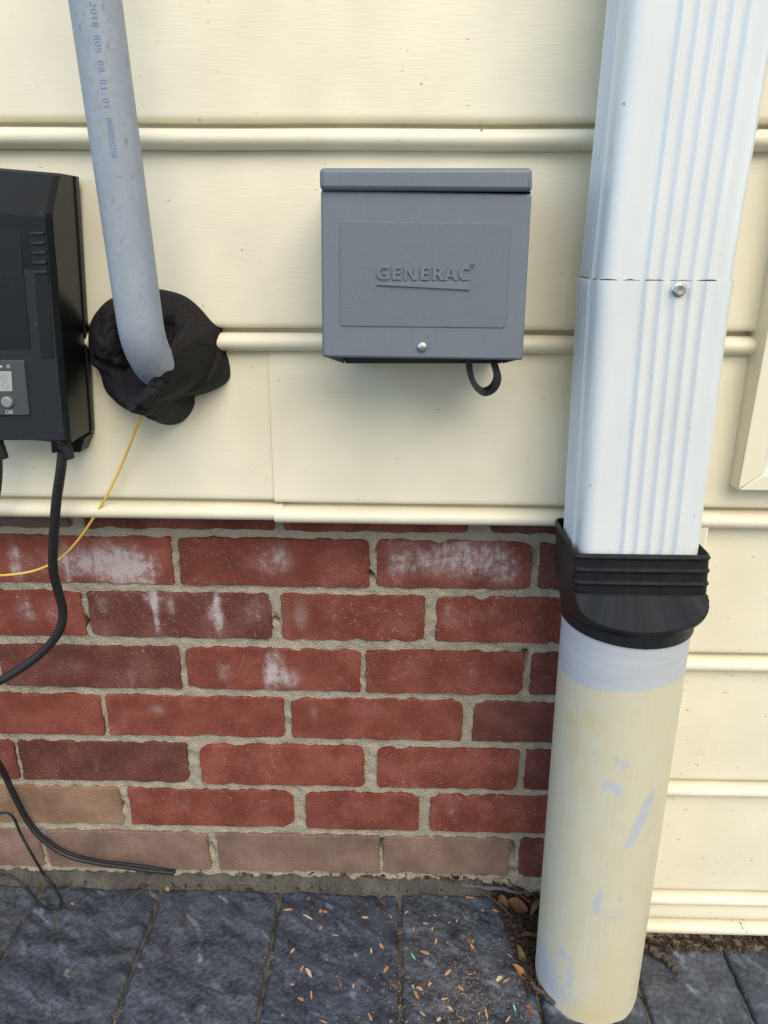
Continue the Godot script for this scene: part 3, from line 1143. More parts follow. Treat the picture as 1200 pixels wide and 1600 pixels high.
	for j in rows2:
		for k in seg:
			var P := []
			var U := []
			for e in [[k, j], [k + 1, j], [k + 1, j + 1], [k, j + 1]]:
				var a: float = TAU * e[0] / seg - PI
				var v: float = float(e[1]) / rows2
				P.append(PIPE_A.lerp(PIPE_B, v) + (sx * sin(a) + sz * cos(a)) * PIPE_R)
				U.append(Vector2(float(e[0]) / seg, 1.0 - v))
			quad(st, P[0], P[3], P[2], P[1], U[0], U[3], U[2], U[1])
	for k in seg:
		var a0: float = TAU * k / seg
		var a1: float = TAU * (k + 1) / seg
		var d0 := sx * sin(a0) + sz * cos(a0)
		var d1 := sx * sin(a1) + sz * cos(a1)
		quad(st, PIPE_B + d0 * PIPE_R, PIPE_B + d0 * (PIPE_R - 0.0045), PIPE_B + d1 * (PIPE_R - 0.0045), PIPE_B + d1 * PIPE_R, Vector2(0.5, 0.001), Vector2(0.5, 0.004), Vector2(0.52, 0.004), Vector2(0.52, 0.001))
		quad(st, PIPE_B + d0 * (PIPE_R - 0.0045), PIPE_B + d0 * (PIPE_R - 0.0045) - axis * 0.06, PIPE_B + d1 * (PIPE_R - 0.0045) - axis * 0.06, PIPE_B + d1 * (PIPE_R - 0.0045), Vector2(0.5, 0.004), Vector2(0.5, 0.06), Vector2(0.52, 0.06), Vector2(0.52, 0.004))
	var pipe := part("drain_pipe", done(st), m, self)
	tag(pipe, "upright plastic drain pipe with flaking cream paint below the black adapter", "pipe")

func superell(d: Vector2, a: float, b: float, p: float) -> float:
	return pow(pow(absf(d.x) / a, p) + pow(absf(d.y) / b, p), -1.0 / p)

func screw(at: Vector3, r: float, parent: Node, hex := false) -> void:
	var st := stool()
	var rows := []
	var seg := 6 if hex else 20
	if hex:
		var wash := []
		for e in [[1.25, 0.0], [1.25, 0.0006], [0.95, 0.001]]:
			var ring := PackedVector3Array()
			for k in 20:
				var a := TAU * k / 20
				ring.append(at + Vector3(cos(a) * r * e[0], sin(a) * r * e[0], e[1]))
			wash.append(ring)
		skin(st, wash, true, 1)
	var prof := [[1.0, 0.0], [0.98, 0.0011], [0.80, 0.0021], [0.45, 0.0026], [0.05, 0.0027]]
	if hex:
		prof = [[0.92, 0.0006], [0.92, 0.0032], [0.80, 0.0038], [0.05, 0.0036]]
	for e in prof:
		var ring := PackedVector3Array()
		for k in seg:
			var a := TAU * k / seg + 0.3
			ring.append(at + Vector3(cos(a) * r * e[0], sin(a) * r * e[0], e[1]))
		rows.append(ring)
	skin(st, rows, true, -1 if hex else 2)
	var s := part("screw", done(st), M.steel, parent)
	if not hex:
		for a in [0.35, 0.35 + PI / 2]:
			var c := Vector2(cos(a), sin(a)) * r * 0.52
			var n := Vector2(-sin(a), cos(a)) * r * 0.13
			var o := Vector2(at.x, at.y)
			part("slot", slab(PackedVector2Array([o + c + n, o - c + n, o - c - n, o + c - n]), at.z, at.z + (0.00285 if a < 1.0 else 0.0029), 0.0001), M.steel, s)

# ---------- power inlet box ----------
func build_inlet_box() -> void:
	var zf := 0.100
	var t := thing("power_inlet_box", "grey plastic power inlet box with hinged cover on the siding", "electrical box", Vector3(0.018, 0.72, 0.0))
	# housing behind the cover: narrows towards the wall, open below
	var fr := pxs([[503, 296], [829, 299], [815, 560], [505, 556]], 0.092)
	var bk := pxs([[530, 300], [798, 303], [786, 568], [537, 568]], 0.055)
	var ws := [bk[0] + Vector2(0, 0.006), bk[1] + Vector2(0, 0.006), bk[2] + Vector2(0, -0.004), bk[3] + Vector2(0, -0.004)]
	var st := stool()
	st.set_smooth_group(-1)
	for k in [0, 1, 3]:
		var k2: int = (k + 1) % 4
		var a := Vector3(fr[k].x, fr[k].y, 0.0925)
		var b := Vector3(fr[k2].x, fr[k2].y, 0.0925)
		var c := Vector3(bk[k].x, bk[k].y, 0.055)
		var d := Vector3(bk[k2].x, bk[k2].y, 0.055)
		var e := Vector3(ws[k].x, ws[k].y, -0.002)
		var f := Vector3(ws[k2].x, ws[k2].y, -0.002)
		quad(st, a, b, d, c)
		quad(st, c, d, f, e)
	part("housing", done(st), M.grey, t)
	part("dark_inlet_fill", slab(PackedVector2Array([bk[3] + Vector2(0.0015, 0.0), bk[2] + Vector2(-0.0015, 0.0), bk[1] + Vector2(-0.0015, -0.004), bk[0] + Vector2(0.0015, -0.004)]), -0.004, 0.0552, 0.0008), M.rubber, t)  # near-black fill: inlet face with the shade inside the housing put into its colour
	# cover
	var uv := Vector2(5.3, 5.3)
	var cover := part("cover", slab(rounded(pxs([[501, 297], [831.5, 303], [817, 563], [503.5, 558.5]], zf), 0.0022, 3), 0.086, zf, 0.0018, uv), M.grey, t)
	part("hood", slab(rounded(pxs([[499, 262], [832, 262], [832.5, 299], [499.5, 297]], zf + 0.004), 0.0035, 4), -0.002, zf + 0.0045, 0.0030, uv), M.grey, t)
	# raised panel, lettering, wedge
	var zp := zf + 0.0007
	var panel := part("raised_panel", slab(rounded(pxs([[530, 345], [799, 349], [791, 513], [531, 510]], zp), 0.0035, 5), zf - 0.002, zp, 0.0006, Vector2(13, 13)), M.grey_grain, cover)
	var a0 := pz(588.4, 436.5, zp)
	var a1 := pz(735, 438.0, zp)
	var top := pz(589, 415.5, zp)
	var d := bent_text("GENERAC", top.y - a0.y, 0.0015, 800, false, a1.x - a0.x)
	var slope := (a1.y - a0.y) / (a1.x - a0.x)
	part("lettering", text_mesh(d, func(p: Vector3) -> Vector3: return Vector3(a0.x + p.x, a0.y + p.y + p.x * slope, zp - 0.0003 + p.z)), M.grey, panel)
	var rg := pz(734.5, 418.0, zp)
	d = bent_text("®", 0.0030, 0.0012, 600)
	part("registered_mark", text_mesh(d, func(p: Vector3) -> Vector3: return Vector3(rg.x + p.x, rg.y + p.y, zp - 0.0003 + p.z)), M.grey, panel)
	part("wedge_mark", slab(pxs([[587.5, 445.2], [587.5, 444.4], [609, 442], [733, 440], [733, 453]], zp), zp - 0.0005, zp + 0.0014, 0.0002), M.grey, panel)
	screw(pz(659.5, 542, zf) , 0.0040, t)
	# loop of the inlet cap's strap hanging below
	var pts := []
	for e in [[733, 560, 0.060], [734, 580, 0.060], [741, 600, 0.062], [755, 612, 0.064], [770, 606, 0.066], [777, 590, 0.066], [773, 572, 0.064], [768, 558, 0.060]]:
		pts.append(pz(e[0], e[1], e[2]))
	var path := catmull(pts, 8)
	st = stool()
	var rows := []
	for i in path.size():
		var tg := (path[mini(i + 1, path.size() - 1)] - path[maxi(i - 1, 0)]).normalized()
		var nn := Vector3(-tg.y, tg.x, 0).normalized()
		var wz := lerpf(0.005, 0.0100, float(i) / path.size())
		rows.append(PackedVector3Array([path[i] + nn * 0.0023 + Vector3(0, 0, wz), path[i] - nn * 0.0023 + Vector3(0, 0, wz), path[i] - nn * 0.0023 - Vector3(0, 0, wz), path[i] + nn * 0.0023 - Vector3(0, 0, wz)]))
	skin(st, rows, true, -1)
	part("strap", done(st), M.rubber, t)

# ---------- conduit and putty ----------
func build_conduit() -> void:
	var z := 0.098
	var r := 0.0171
	var pts := []
	var p0 := pz(149, 0, z)
	var p1 := pz(221, 520, z)
	var dir := (p0 - p1) / (p0.y - p1.y)
	for y in [2.4, 1.6, 1.2, 1.05, 0.95, 0.87, 0.80, 0.765]:
		var q: Vector3 = p1 + dir * (y - p1.y)
		if y > 1.05:
			q.x = (p1 + dir * (1.05 - p1.y)).x
		pts.append(q)
	for e in [[0.7375, 0.0955], [0.7185, 0.081], [0.7060, 0.060], [0.7010, 0.040]]:
		pts.append(Vector3(p1.x, e[0], e[1]))
	var path := catmull(pts, 7)
	var w := 256
	var h := 1024
	var n1 := nimg(101, w, h, 0.016, 4).get_data()
	var n2 := nimg(103, w, h, 0.07, 4).get_data()
	var n3 := nimg(105, w, h, 0.045, 3, 1.0, 2.5).get_data()
	var b := PackedByteArray()
	b.resize(w * h * 3)
	for i in w * h:
		var a := n1[i] / 255.0
		var f := n2[i] / 255.0
		var s := n3[i] / 255.0
		var col := Vector3(0.280, 0.320, 0.380) * (0.92 + 0.16 * a)
		col = col.lerp(Vector3(0.27, 0.285, 0.30), 0.8 * smoothstep(0.5, 0.75, f) * smoothstep(0.3, 0.6, a))
		if s > 0.80:
			col = col.lerp(Vector3(0.15, 0.155, 0.155), clampf((s - 0.80) * 4.0, 0.0, 0.6))
		put(b, i * 3, col)
	var m := mat(Color.WHITE, 0.5)
	m.albedo_texture = tex(Image.create_from_data(w, h, false, Image.FORMAT_RGB8, b))
	m.uv1_scale = Vector3(1, 2.2, 1)
	var t := thing("conduit", "grey plastic conduit with blue print running down the siding into black putty", "conduit", Vector3(p1.x, 0.70, 0.0))
	part("pipe", tube(path, r, 40), m, t)
	# blue print along the pipe, read downwards
	for e in [["SCH 40 PVC  UL  2018 R05 08 01:01", 168, 168, 0.0040, 0.118], ["0000020298", 180, 247, 0.0041, 0.0245], ["I", 187, 277, 0.0030, 0.0009]]:
		var low := pz(e[1], e[2], z + r * 0.9)
		var d := bent_text(e[0], e[3], 0.0003, 400, true, e[4])
		var wide: float = e[4]
		var hh: float = e[3]
		var cx0 := p1.x + dir.x * (low.y - p1.y)
		var off := asin(clampf((low.x - cx0) / r, -0.9, 0.9))
		var f := func(p: Vector3) -> Vector3:
			var yy: float = low.y + (wide - p.x)
			var ang: float = off + (p.y - hh * 0.5) / r
			var rr: float = r - 0.00012 + p.z
			var cc: Vector3 = p1 + dir * (yy - p1.y)
			return Vector3(cc.x + sin(ang) * rr, yy, cc.z + cos(ang) * rr)
		part("print", text_mesh(d, f), M.print_blue, t)
	# putty: a patted-out disc of clay with folds pressed round the pipe's end
	var outline := pxs([[134, 522], [139, 497], [156, 474], [178, 461], [205, 454], [235, 451], [262, 455], [285, 463], [305, 478], [325, 500], [340, 518], [344, 545], [352, 568], [355, 592], [346, 605], [325, 616], [301, 624], [299, 636], [292, 652], [278, 665], [260, 668], [240, 661], [222, 652], [198, 644], [176, 628], [160, 605], [152, 580], [137, 562]], 0.008)
	var folds := []
	for e in [[[183, 478], [187, 520], [194, 552], [203, 572], 0.012, 0.0036], [[262, 470], [268, 505], [270, 540], [263, 570], [256, 590], 0.007, 0.003], [[303, 486], [326, 525], [330, 560], [322, 590], [297, 608], [262, 614], 0.010, 0.0028], [[148, 563], [174, 571], [196, 578], 0.008, 0.0030], [[258, 613], [276, 622], [299, 629], 0.010, 0.0026], [[240, 605], [266, 607], [292, 594], [316, 570], 0.005, 0.002], [[262, 458], [300, 500], [316, 540], 0.0065, 0.0022], [[200, 640], [230, 630], [262, 632], 0.003, 0.002]]:
		var line := pxs(e.slice(0, e.size() - 2), 0.03)
		folds.append([line, e[e.size() - 2], e[e.size() - 1]])
	var humps := []
	for e in [[222, 612, 34, 18, 0.026], [255, 612, 34, 18, 0.022], [262, 645, 24, 16, 0.012], [165, 530, 18, 36, 0.004], [335, 580, 14, 26, -0.006]]:
		var hc := pz(e[0], e[1], 0.03)
		humps.append([v2(hc), e[2] * 0.00055, e[3] * 0.00055, e[4]])
	var lip := pxs([[258, 440], [258, 480], [257, 510], [250, 540], [240, 562], [228, 584], [214, 602]], 0.08)
	var lipx := pz(190, 590, 0.06).x
	var lump := noise(111, 34.0, 3)
	var mc := v2(pz(247, 560, 0.01))
	var na := 200
	var nr := 64
	var ring_pts := PackedVector2Array()
	var total := 0.0
	var nO := outline.size()
	for k in na:
		var t0 := float(k) / na * nO
		var i0 := int(t0)
		ring_pts.append(outline[i0].cubic_interpolate(outline[(i0 + 1) % nO], outline[(i0 + nO - 1) % nO], outline[(i0 + 2) % nO], t0 - i0))
	var prow := []
	for j in nr + 1:
		var q := float(j) / nr
		var row := PackedVector3Array()
		for k in na:
			var xy := mc.lerp(ring_pts[k], q)
			var hz := 0.048 * pow(maxf(0.0, 1.0 - pow(q, 4.0)), 0.55)
			var keep := smoothstep(1.0, 0.68, q)
			for e in humps:
				hz += e[3] * keep * exp(-pow((xy.x - e[0].x) / e[1], 2.0) - pow((xy.y - e[0].y) / e[2], 2.0))
			for e in folds:
				var ln: PackedVector2Array = e[0]
				var dm := 1.0
				for i in ln.size() - 1:
					dm = minf(dm, xy.distance_to(Geometry2D.get_closest_point_to_segment(xy, ln[i], ln[i + 1])))
				hz -= e[1] * exp(-pow(dm / e[2], 1.4)) * smoothstep(1.0, 0.9, q)
			var near_d := 1.0
			var sgn := 1.0
			for i in lip.size() - 1:
				var cp := Geometry2D.get_closest_point_to_segment(xy, lip[i], lip[i + 1])
				var dd := xy.distance_to(cp)
				if dd < near_d:
					near_d = dd
					sgn = signf((lip[i + 1] - lip[i]).cross(xy - lip[i]))
			var dl := near_d * sgn
			hz += 0.054 * smoothstep(lipx, lipx + 0.032, xy.x) * smoothstep(-0.0025, 0.009, dl) * smoothstep(0.058, 0.010, dl) * smoothstep(1.0, 0.5, q)
			hz += 0.0075 * keep * lump.get_noise_2dv(xy) + 0.0030 * keep * absf(lump.get_noise_2dv(xy * 2.3 + Vector2(4.0, 1.0)))
			row.append(Vector3(xy.x, xy.y, hz - 0.009))
		prow.append(row)
	var pst := stool()
	pst.set_smooth_group(1)
	for j in nr:
		var ra: PackedVector3Array = prow[j]
		var rb: PackedVector3Array = prow[j + 1]
		for k in na:
			var k2 := (k + 1) % na
			quad(pst, ra[k], ra[k2], rb[k2], rb[k], v2(ra[k]) * 9.0, v2(ra[k2]) * 9.0, v2(rb[k2]) * 9.0, v2(rb[k]) * 9.0)
	var putty := part("sealing_putty", done(pst), M.putty, self)
	tag(putty, "lumpy black sealing putty pressed round the conduit's lower end", "putty")

# ---------- charger ----------
func build_charger() -> void:
	var t := thing("battery_charger", "black battery charger with small display hung on the siding beside the conduit", "charger", Vector3(-0.33, 0.63, 0.0))
	var zf := 0.052
	var up := (pz(78, 300, 0.05) - pz(108, 693, 0.05)).normalized()
	var br := pz(109, 693, 0.050)
	var L := (pz(76, 270, 0.034).y - br.y) / up.y
	var side := Vector3(up.y, -up.x, 0)      # to the right across the case
	var wid := 0.125
	# cross profile along the height: [along, z front]
	var prof := [[0.0, 0.049], [0.002, 0.051], [L * 0.5, 0.0525], [L - 0.034, 0.054], [L - 0.031, 0.0533], [L - 0.006, 0.038], [L - 0.002, 0.034], [L, 0.029]]
	var st := stool()
	var rows := []
	for e in prof:
		var o: Vector3 = Vector3(br.x, br.y, 0) + up * e[0]
		var zz: float = e[1]
		var pin := 0.0
		var row := PackedVector3Array()
		for q in [[0.0022, 0.0], [0.0022, 0.006], [0.0008, 0.0064], [0.0, zz - 0.0042], [-0.0006, zz - 0.0032], [-0.0034, zz - 0.0006], [-0.0042, zz], [-wid + 0.004, zz], [-wid, zz - 0.004], [-wid, 0.0]]:
			row.append(o + side * q[0] + Vector3(0, 0, q[1]))
		rows.append(row)
	skin(st, rows, false, -1)
	st.set_smooth_group(-1)
	for e in [0, rows.size() - 1]:
		var row: PackedVector3Array = rows[e]
		for k in range(1, row.size() - 1):
			tri(st, row[0], row[k], row[k + 1])
	part("case", done(st), M.case, t)
	var face := func(list: Array, h: float, bev: float, called: String, m: Material, parent: Node) -> MeshInstance3D:
		return part(called, slab(pxs(list, zf + h), zf - 0.002, zf + h, bev, Vector2(5, 5)), m, parent)
	face.call([[-90, 270 + 60], [-90, 700], [-80, 688], [98, 690], [66, 330]].slice(0, 0) + [[-90, 331], [66, 331], [102, 688], [-90, 688]], 0.0012, 0.0006, "front_cover", M.black_soft, t)
	var cov := t.get_child(t.get_child_count() - 1)
	face.call([[-80, 332], [29, 332], [33, 390], [41, 470], [47, 545], [-80, 545]], 0.0018, 0.0004, "centre_field", M.black, cov)
	var vent: Node = face.call([[43, 334], [65.5, 334], [75, 432], [84, 560], [64, 560], [53, 432]], 0.0018, 0.0004, "vent_field", M.black, cov)
	for k in 5:
		var y := 363.0 + 15.2 * k
		face.call([[46 + k * 1.4, y], [67 + k * 1.3, y - 0.5], [67.4 + k * 1.3, y + 4.0], [46.4 + k * 1.4, y + 4.5]], 0.0036, 0.0007, "vent_rib", M.black_soft, cov)
	# raised mark, only its last letter in view
	face.call([[-6, 434], [15, 433], [8, 443], [18, 446.5], [-4, 447], [8, 436.5], [-6, 437]], 0.0022, 0.0001, "raised_letter", M.black_gloss, cov)
	var pan: MeshInstance3D = part("control_panel", slab(rounded(pxs([[-60, 563], [37, 563], [46, 649], [-60, 649]], zf + 0.003), 0.0022, 4), zf - 0.001, zf + 0.003, 0.0006), M.panel, t)
	var disp: MeshInstance3D = face.call([[-30, 580.5], [17, 580.5], [19.5, 611.5], [-30, 611.5]], 0.0036, 0.0003, "display", M.lcd, pan)
	var dg := pz(4.0, 608, zf + 0.0036)
	var d := bent_text("8", 0.0125, 0.0002, 500, true, 0.0062)
	part("digit", text_mesh(d, func(p: Vector3) -> Vector3: return Vector3(dg.x + p.x, dg.y + p.y, zf + 0.00355 + p.z)), M.lcd_off, disp)
	for e in [[11, 628.5, 0.0049, 0.0068, "button"], [11, 573.5, 0.0018, 0.0036, "indicator"], [0, 573.5, 0.0009, 0.0034, "indicator"]]:
		var c := pz(e[0], e[1], zf + 0.005)
		var ring := PackedVector2Array()
		for k in 24:
			ring.append(v2(c) + Vector2(cos(TAU * k / 24), sin(TAU * k / 24)) * e[2])
		part(e[4], slab(ring, zf, zf + e[3], 0.0012 if e[4] == "button" else 0.0004), M.button if e[2] > 0.001 else M.print_white, pan)
	var ok := pz(9.5, 646.5, zf + 0.0031)
	d = bent_text("OK", 0.0036, 0.0002, 500)
	part("lettering", text_mesh(d, func(p: Vector3) -> Vector3: return Vector3(ok.x + p.x, ok.y + p.y, zf + 0.00295 + p.z)), M.print_white, pan)
	# bracket foot below and cable boots
	part("foot", slab(pxs([[79, 690], [133, 684], [125, 707], [80, 708]], 0.020), 0.0, 0.020, 0.001), M.black, t)
	for bx in [[98.5, 690], [-6, 690]]:
		var path := PackedVector3Array()
		var rad := PackedFloat32Array()
		var top := pz(bx[0], bx[1], 0.034)
		for k in 13:
			path.append(top + Vector3(0.0003 * k, -0.0016 * k + 0.003, 0))
			rad.append(0.0062 - 0.00012 * k if k % 3 != 1 else 0.0052)
		part("cable_boot", tube(path, rad, 14), M.rubber, t)

# ---------- cords ----------
func cord(called: String, list: Array, r: float, m: Material, label: String, category: String, group := "") -> MeshInstance3D:
	var pts := []
	for e in list:
		if e.size() == 4:
			pts.append(pg(e[0], e[1], e[2]))
		else:
			pts.append(pz(e[0], e[1], e[2]))
	var o := part(called, tube(catmull(pts, 9), r, 12), m, self)
	tag(o, label, category, group)
	return o

func build_cords() -> void:
	cord("hanging_cable", [[98, 706, 0.034], [95, 735, 0.034], [88, 785, 0.030], [84, 840, 0.022], [83, 890, 0.012], [92, 928, 0.004], [98, 955, 0.0], [93, 985, 0.0], [70, 1015, 0.0], [32, 1045, 0.004], [-20, 1075, 0.01], [-90, 1115, 0.02]], 0.0046, M.rubber, "thick black cord hanging from the charger in front of the bricks", "cord")
	cord("hanging_cable", [[-5, 706, 0.034], [-3, 730, 0.034], [-6, 770, 0.030], [-20, 840, 0.02], [-40, 930, 0.01], [-70, 1040, 0.0]], 0.0040, M.rubber, "black cord below the charger's display end", "cord")
	# pair of leads reaching the foot of the wall
	var t := thing("cord_pair", "pair of black leads lying down the brick foot onto the pavers", "cord", pg(160, 1355, 0.03))
	for s in 2:
		var k := 3.2 * s
		var pts := []
		for e in [[-60, 1090, 0.02], [-20, 1165, 0.01], [4, 1200 + k, -0.03], [22, 1238 + k, -0.036], [44, 1280 + k, -0.038], [72, 1312 + k, -0.037], [108, 1334 + k, -0.036], [150, 1345 + k, -0.035], [190, 1350 + k * 1.2, -0.033], [235, 1356 + k * 1.3, -0.030], [274, 1362 + k * 0.6, -0.029]]:
			pts.append(pz(e[0] - k * 0.7, e[1], e[2] + 0.004 * s))
		part("lead", tube(catmull(pts, 9), 0.0027, 10), M.rubber, t)
	cord("thin_wire", [[-60, 1262, -0.02], [-8, 1271, -0.034], [10, 1270, -0.036], [22, 1279, -0.038], [32, 1302, -0.039], [50, 1335, -0.036], [70, 1368, 0.028, 1], [88, 1393, 0.019, 1], [96, 1409, 0.018, 1], [91, 1421, 0.018, 1], [78, 1424, 0.018, 1], [62, 1412, 0.018, 1], [42, 1390, 0.019, 1], [24, 1373, 0.030, 1], [6, 1367, 0.036, 1], [-40, 1366, 0.038, 1]], 0.0016, M.rubber, "thin black wire looping over the slate pavers", "wire")
	cord("yellow_wire", [[226, 640, 0.02], [219, 655, 0.022], [207, 685, 0.018], [192, 722, 0.012], [172, 765, 0.010], [150, 803, 0.004], [124, 841, -0.006], [96, 871, -0.010], [62, 889, -0.012], [25, 897, -0.010], [-20, 899, 0.0], [-90, 895, 0.01]], 0.00125, M.yellow, "thin yellow wire curving from the putty across the bricks", "wire")

# ---------- litter ----------
func floor_h(x: float, z: float) -> float:
	var on := true
	if z < -0.0425 or (x > 0.165 and x < 0.285 and z < 0.082) or (x > 0.285 and z < 0.027):
		on = false
	return PATIO + slate_h(x, z) if on else strip_h(x, z)

func on_floor(x: float, y: float) -> Vector3:
	var p := pg(x, y, PATIO)
	p = pg(x, y, floor_h(p.x, p.z))
	return pg(x, y, floor_h(p.x, p.z))

func twig(list: Array, r0: float, r1: float, m: Material, label: String, lift := 0.0) -> void:
	var pts := []
	for e in list:
		var p := on_floor(e[0], e[1])
		p.y += r0 * 0.9 + lift + (0.004 if e[1] < 1400 else 0.001)
		pts.append(p)
	var path := catmull(pts, 7)
	var rad := PackedFloat32Array()
	var nn := noise(int(list[0][0]), 120.0, 2)
	for i in path.size():
		path[i] += Vector3(nn.get_noise_1d(path[i].x + path[i].z), 0, nn.get_noise_1d(path[i].x + 7.0)) * r0 * 1.2
		rad.append(lerpf(r0, r1, float(i) / path.size()) * (1.0 + 0.25 * nn.get_noise_1d(i * 0.01)))
	tag(part("twig", tube(path, rad, 7), m, self), label, "twig")

func leaf(cx: float, cy: float, len_m: float, wid: float, turn: float, m: Material, label: String, lift := 0.004) -> void:
	var c := on_floor(cx, cy)
	var rows := []
	var f := Vector3(cos(turn), 0, sin(turn))
	var s := Vector3(-sin(turn), 0, cos(turn))
	for i in 10:
		var t := i / 9.0
		var w := wid * pow(sin(PI * clampf(t * 0.96 + 0.02, 0, 1)), 0.8)
		var row := PackedVector3Array()
		for k in 5:
			var q := (k - 2) / 2.0
			row.append(c + f * ((t - 0.5) * len_m) + s * (q * w * 0.5) + Vector3(0, lift + 0.18 * wid * absf(q) + 0.10 * len_m * sin(t * 5.0 + turn), 0))
		rows.append(row)
	var st := stool()
	skin(st, rows, false, 1)
	tag(part("dead_leaf", done(st), m, self), label, "leaf")

func flake(st: SurfaceTool, at: Vector3, l: float, w: float, h: float, turn: float, r: RandomNumberGenerator) -> void:
	var n := 5
	var f := Vector3(cos(turn), r.randf_range(-0.25, 0.25), sin(turn))
	var s := Vector3(-sin(turn), r.randf_range(-0.25, 0.25), cos(turn))
	var top := PackedVector3Array()
	var bot := PackedVector3Array()
	for k in n:
		var a := TAU * (k + r.randf_range(-0.3, 0.3)) / n
		var p := at + f * (cos(a) * l * 0.5 * r.randf_range(0.75, 1.1)) + s * (sin(a) * w * 0.5 * r.randf_range(0.7, 1.15))
		bot.append(p)
		top.append(p + Vector3(0, h * r.randf_range(0.6, 1.2), 0))
	st.set_smooth_group(-1)
	for k in range(1, n - 1):
		tri(st, top[0], top[k], top[k + 1])
	for k in n:
		quad(st, bot[k], bot[(k + 1) % n], top[(k + 1) % n], top[k])

func build_litter() -> void:
	twig([[668, 1370], [700, 1382], [735, 1394], [785, 1399], [826, 1405]], 0.0030, 0.0024, M.twig_grey, "thick grey-purple twig lying along the foot of the brick wall", 0.004)
	twig([[572, 1386], [586, 1400], [602, 1416]], 0.0018, 0.0012, M.twig, "short dark twig angled off the wall onto a paver")
	twig([[584, 1392], [615, 1389], [650, 1388], [683, 1396]], 0.0015, 0.0008, M.twig, "thin dark twig arched along the wall foot beside the grey twig")
	twig([[352, 1381], [394, 1385], [425, 1380], [455, 1375]], 0.0014, 0.0009, M.twig_grey, "slender grey twig near the end of the black leads")
	twig([[191, 1417], [224, 1394], [262, 1371]], 0.0010, 0.0006, M.twig, "thin straight twig pointing out from beneath the black leads")
	twig([[298, 1408], [282, 1436], [264, 1463], [258, 1486], [270, 1502], [286, 1514]], 0.0009, 0.0006, M.twig, "hair-thin curved brown stem alone on a slate paver")
	twig([[1018, 1488], [1036, 1503], [1055, 1521]], 0.0042, 0.0034, M.twig, "stubby broken stick on the paver beside the drain pipe")
	twig([[828, 1538], [846, 1556], [866, 1574]], 0.0022, 0.0026, M.twig, "dark stick leaning along the foot of the drain pipe", 0.002)
	twig([[752, 1378], [772, 1377], [792, 1386], [812, 1408], [826, 1418]], 0.0026, 0.0015, M.root, "curved red-brown root over the leaf pile", 0.008)
	twig([[740, 1396], [772, 1414], [800, 1440]], 0.0011, 0.0007, M.twig, "thin dark twig crossing the leaf pile", 0.006)
	leaf(808, 1425, 0.026, 0.020, 0.4, M.leaf_brown, "curled brown leaf in the litter against the drain pipe", 0.008)
	leaf(786, 1418, 0.022, 0.013, 1.3, M.leaf_brown, "narrow brown leaf beside the curled brown leaf", 0.006)
	leaf(817, 1526, 0.030, 0.009, 0.75, M.leaf_orange, "orange-brown slender leaf by the pipe's foot", 0.003)
	leaf(836, 1427, 0.032, 0.007, -0.95, M.leaf_olive, "upper olive blade wedged behind the drain pipe", 0.012)
	leaf(836, 1385, 0.028, 0.012, 0.1, M.leaf_olive, "broad olive leaf between the wall and the drain pipe", 0.010)
	leaf(817, 1502, 0.032, 0.008, 1.25, M.leaf_olive, "olive blade lying along the pipe's foot", 0.004)
	leaf(826, 1470, 0.034, 0.006, -0.15, M.leaf_olive, "thin olive blade pointing at the drain pipe", 0.008)
	# leaf mould: dark crumbs heaped at the pipe and along the wall
	var rl := RandomNumberGenerator.new()
	rl.seed = 909
	var st := stool()
	for k in 2300:
		var q := rl.randf()
		var px := rl.randf_range(770, 850)
		var py := rl.randf_range(1385, 1555)
		if q < 0.25:
			px = (850.0 - 370.0 * pow(rl.randf(), 1.6)) if q < 0.20 else rl.randf_range(60, 520)
			py = rl.randf_range(1366, 1394)
		elif q < 0.40:
			px = rl.randf_range(1000, 1230)
			py = rl.randf_range(1466, 1490)
		elif px < 770 + (py - 1400) * 0.36:
			continue
		var p := on_floor(px, py)
		p.y += rl.randf_range(0.001, 0.006 if q >= 0.40 else 0.005)
		var c := Vector3(0.030, 0.021, 0.016).lerp(Vector3(0.13, 0.06, 0.032), pow(rl.randf(), 3.5))
		st.set_color(Color(c.x, c.y, c.z))
		flake(st, p, rl.randf_range(0.002, 0.011), rl.randf_range(0.001, 0.004), 0.0010, rl.randf() * TAU, rl)
	var mm := mat(Color.WHITE, 0.9)
	mm.vertex_color_use_as_albedo = true
	var litter := part("leaf_litter", done(st), mm, self)
	tag(litter, "dark crumbled leaf litter along the wall foot and by the drain pipe", "leaf litter")
	litter.set_meta("kind", "stuff")
	# wood chips: bigger ones one by one, dust as one heap
	var protos := []
	for k in 10:
		st = stool()
		flake(st, Vector3.ZERO, 1.0, rl.randf_range(0.14, 0.65), 0.2, 0.0, rl)
		protos.append(done(st))
	var big := [[481, 1434, 12, 0.5], [524, 1462, 7, 0.2], [580, 1487, 7, 1.5], [570, 1434, 8, 0.1], [482, 1520, 13, 0.9], [472, 1514, 8, 2.0], [486, 1556, 12, 1.4], [470, 1562, 7, 0.4], [532, 1540, 7, 1.2], [610, 1433, 8, 0.8], [665, 1444, 7, 0.3], [679, 1431, 6, 0.6], [738, 1481, 9, 1.1], [780, 1530, 10, 2.6], [660, 1585, 9, 0.7], [262, 1389, 11, 1.1], [734, 1403, 10, 0.1], [778, 1425, 12, 0.3], [505, 1597, 8, 0.4], [540, 1375, 8, 0.1], [578, 1590, 8, 1.0], [555, 1492, 5, 1.0], [414, 1497, 5, 1.8], [113, 1413, 5, 0.5], [156, 1492, 5, 0.9], [618, 1400, 7, 1.0], [797, 1494, 6, 0.7], [802, 1475, 6, 0.4], [508, 1425, 6, 0.2], [482, 1405, 7, 2.4], [760, 1585, 12, 1.5], [650, 1555, 10, 1.0], [700, 1520, 10, 2.3], [720, 1545, 8, 0.7]]
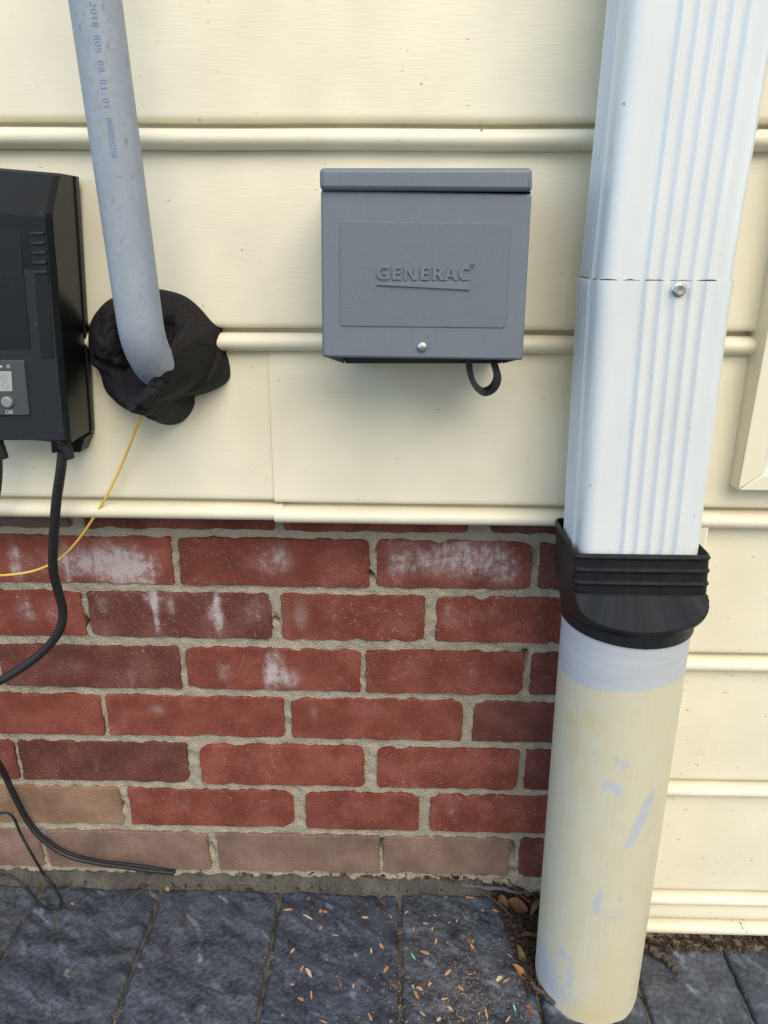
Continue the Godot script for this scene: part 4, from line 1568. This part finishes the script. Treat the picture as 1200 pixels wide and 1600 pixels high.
	for k in 125:
		var q := rl.randf()
		var px := rl.randf_range(640, 850)
		var py := rl.randf_range(1470, 1610)
		if q < 0.3:
			px = rl.randf_range(440, 640)
			py = rl.randf_range(1420, 1610)
		elif q < 0.4:
			px = rl.randf_range(640, 800)
			py = rl.randf_range(1420, 1480)
		if px > 815 and py < 1570:
			continue
		big.append([px, py, 1.8 + 9.0 * pow(rl.randf(), 3.0), rl.randf() * 3.1])
	for e in big:
		var o := MeshInstance3D.new()
		o.name = numbered("wood_chip")
		o.mesh = protos[rl.randi_range(0, 9)]
		o.material_override = M.chips[[0, 0, 1, 1, 2, 3][rl.randi_range(0, 5)]]
		add_child(o)
		var s: float = e[2] * 0.00095
		o.position = on_floor(e[0], e[1]) + Vector3(0, 0.0003, 0)
		o.basis = Basis(Vector3.UP, -e[3]) * Basis(Vector3(1, 0, 0.3).normalized(), rl.randf_range(-0.2, 0.2)) * Basis.from_scale(Vector3(s * 1.2, s, s))
		var tint: String = ["orange-tan", "pinkish tan", "dark brown", "pale straw"][M.chips.find(o.material_override)]
		tag(o, "%s %s wood chip lying on the slate pavers" % ["large" if e[2] > 7.0 else "small", tint], "wood chip", "wood chips on the pavers")
	st = stool()
	for k in 1300:
		var px := 735.0 + 85.0 * rl.randfn()
		var py := 1555.0 + 48.0 * rl.randfn()
		if k < 160:
			px = rl.randf_range(430, 830)
			py = rl.randf_range(1405, 1600)
		if px > 830 or px < 430 or py > 1630 or py < 1400:
			continue
		var c := Vector3(0.17, 0.085, 0.045).lerp(Vector3(0.48, 0.29, 0.17), rl.randf())
		st.set_color(Color(c.x, c.y, c.z))
		flake(st, on_floor(px, py), rl.randf_range(0.0008, 0.0028), rl.randf_range(0.0005, 0.0013), 0.0005, rl.randf() * TAU, rl)
	var dust := part("wood_crumbs", done(st), mm, self)
	tag(dust, "fine tan wood crumbs strewn between the wood chips", "wood crumbs")
	dust.set_meta("kind", "stuff")
	for e in [[646, 1496, 11, 1.0, "turquoise paint flake among sparse wood chips beside a paver joint"], [804, 1576, 10, 1.4, "turquoise paint flake among wood chips near the drain pipe"]]:
		var o := part("paint_flake", protos[3], M.turquoise, self)
		var s: float = e[2] * 0.00082
		o.position = on_floor(e[0], e[1]) + Vector3(0, 0.0006, 0)
		o.basis = Basis(Vector3.UP, -e[3]) * Basis.from_scale(Vector3(s * 1.3, s * 0.5, s * 0.8))
		tag(o, e[4], "paint flake")
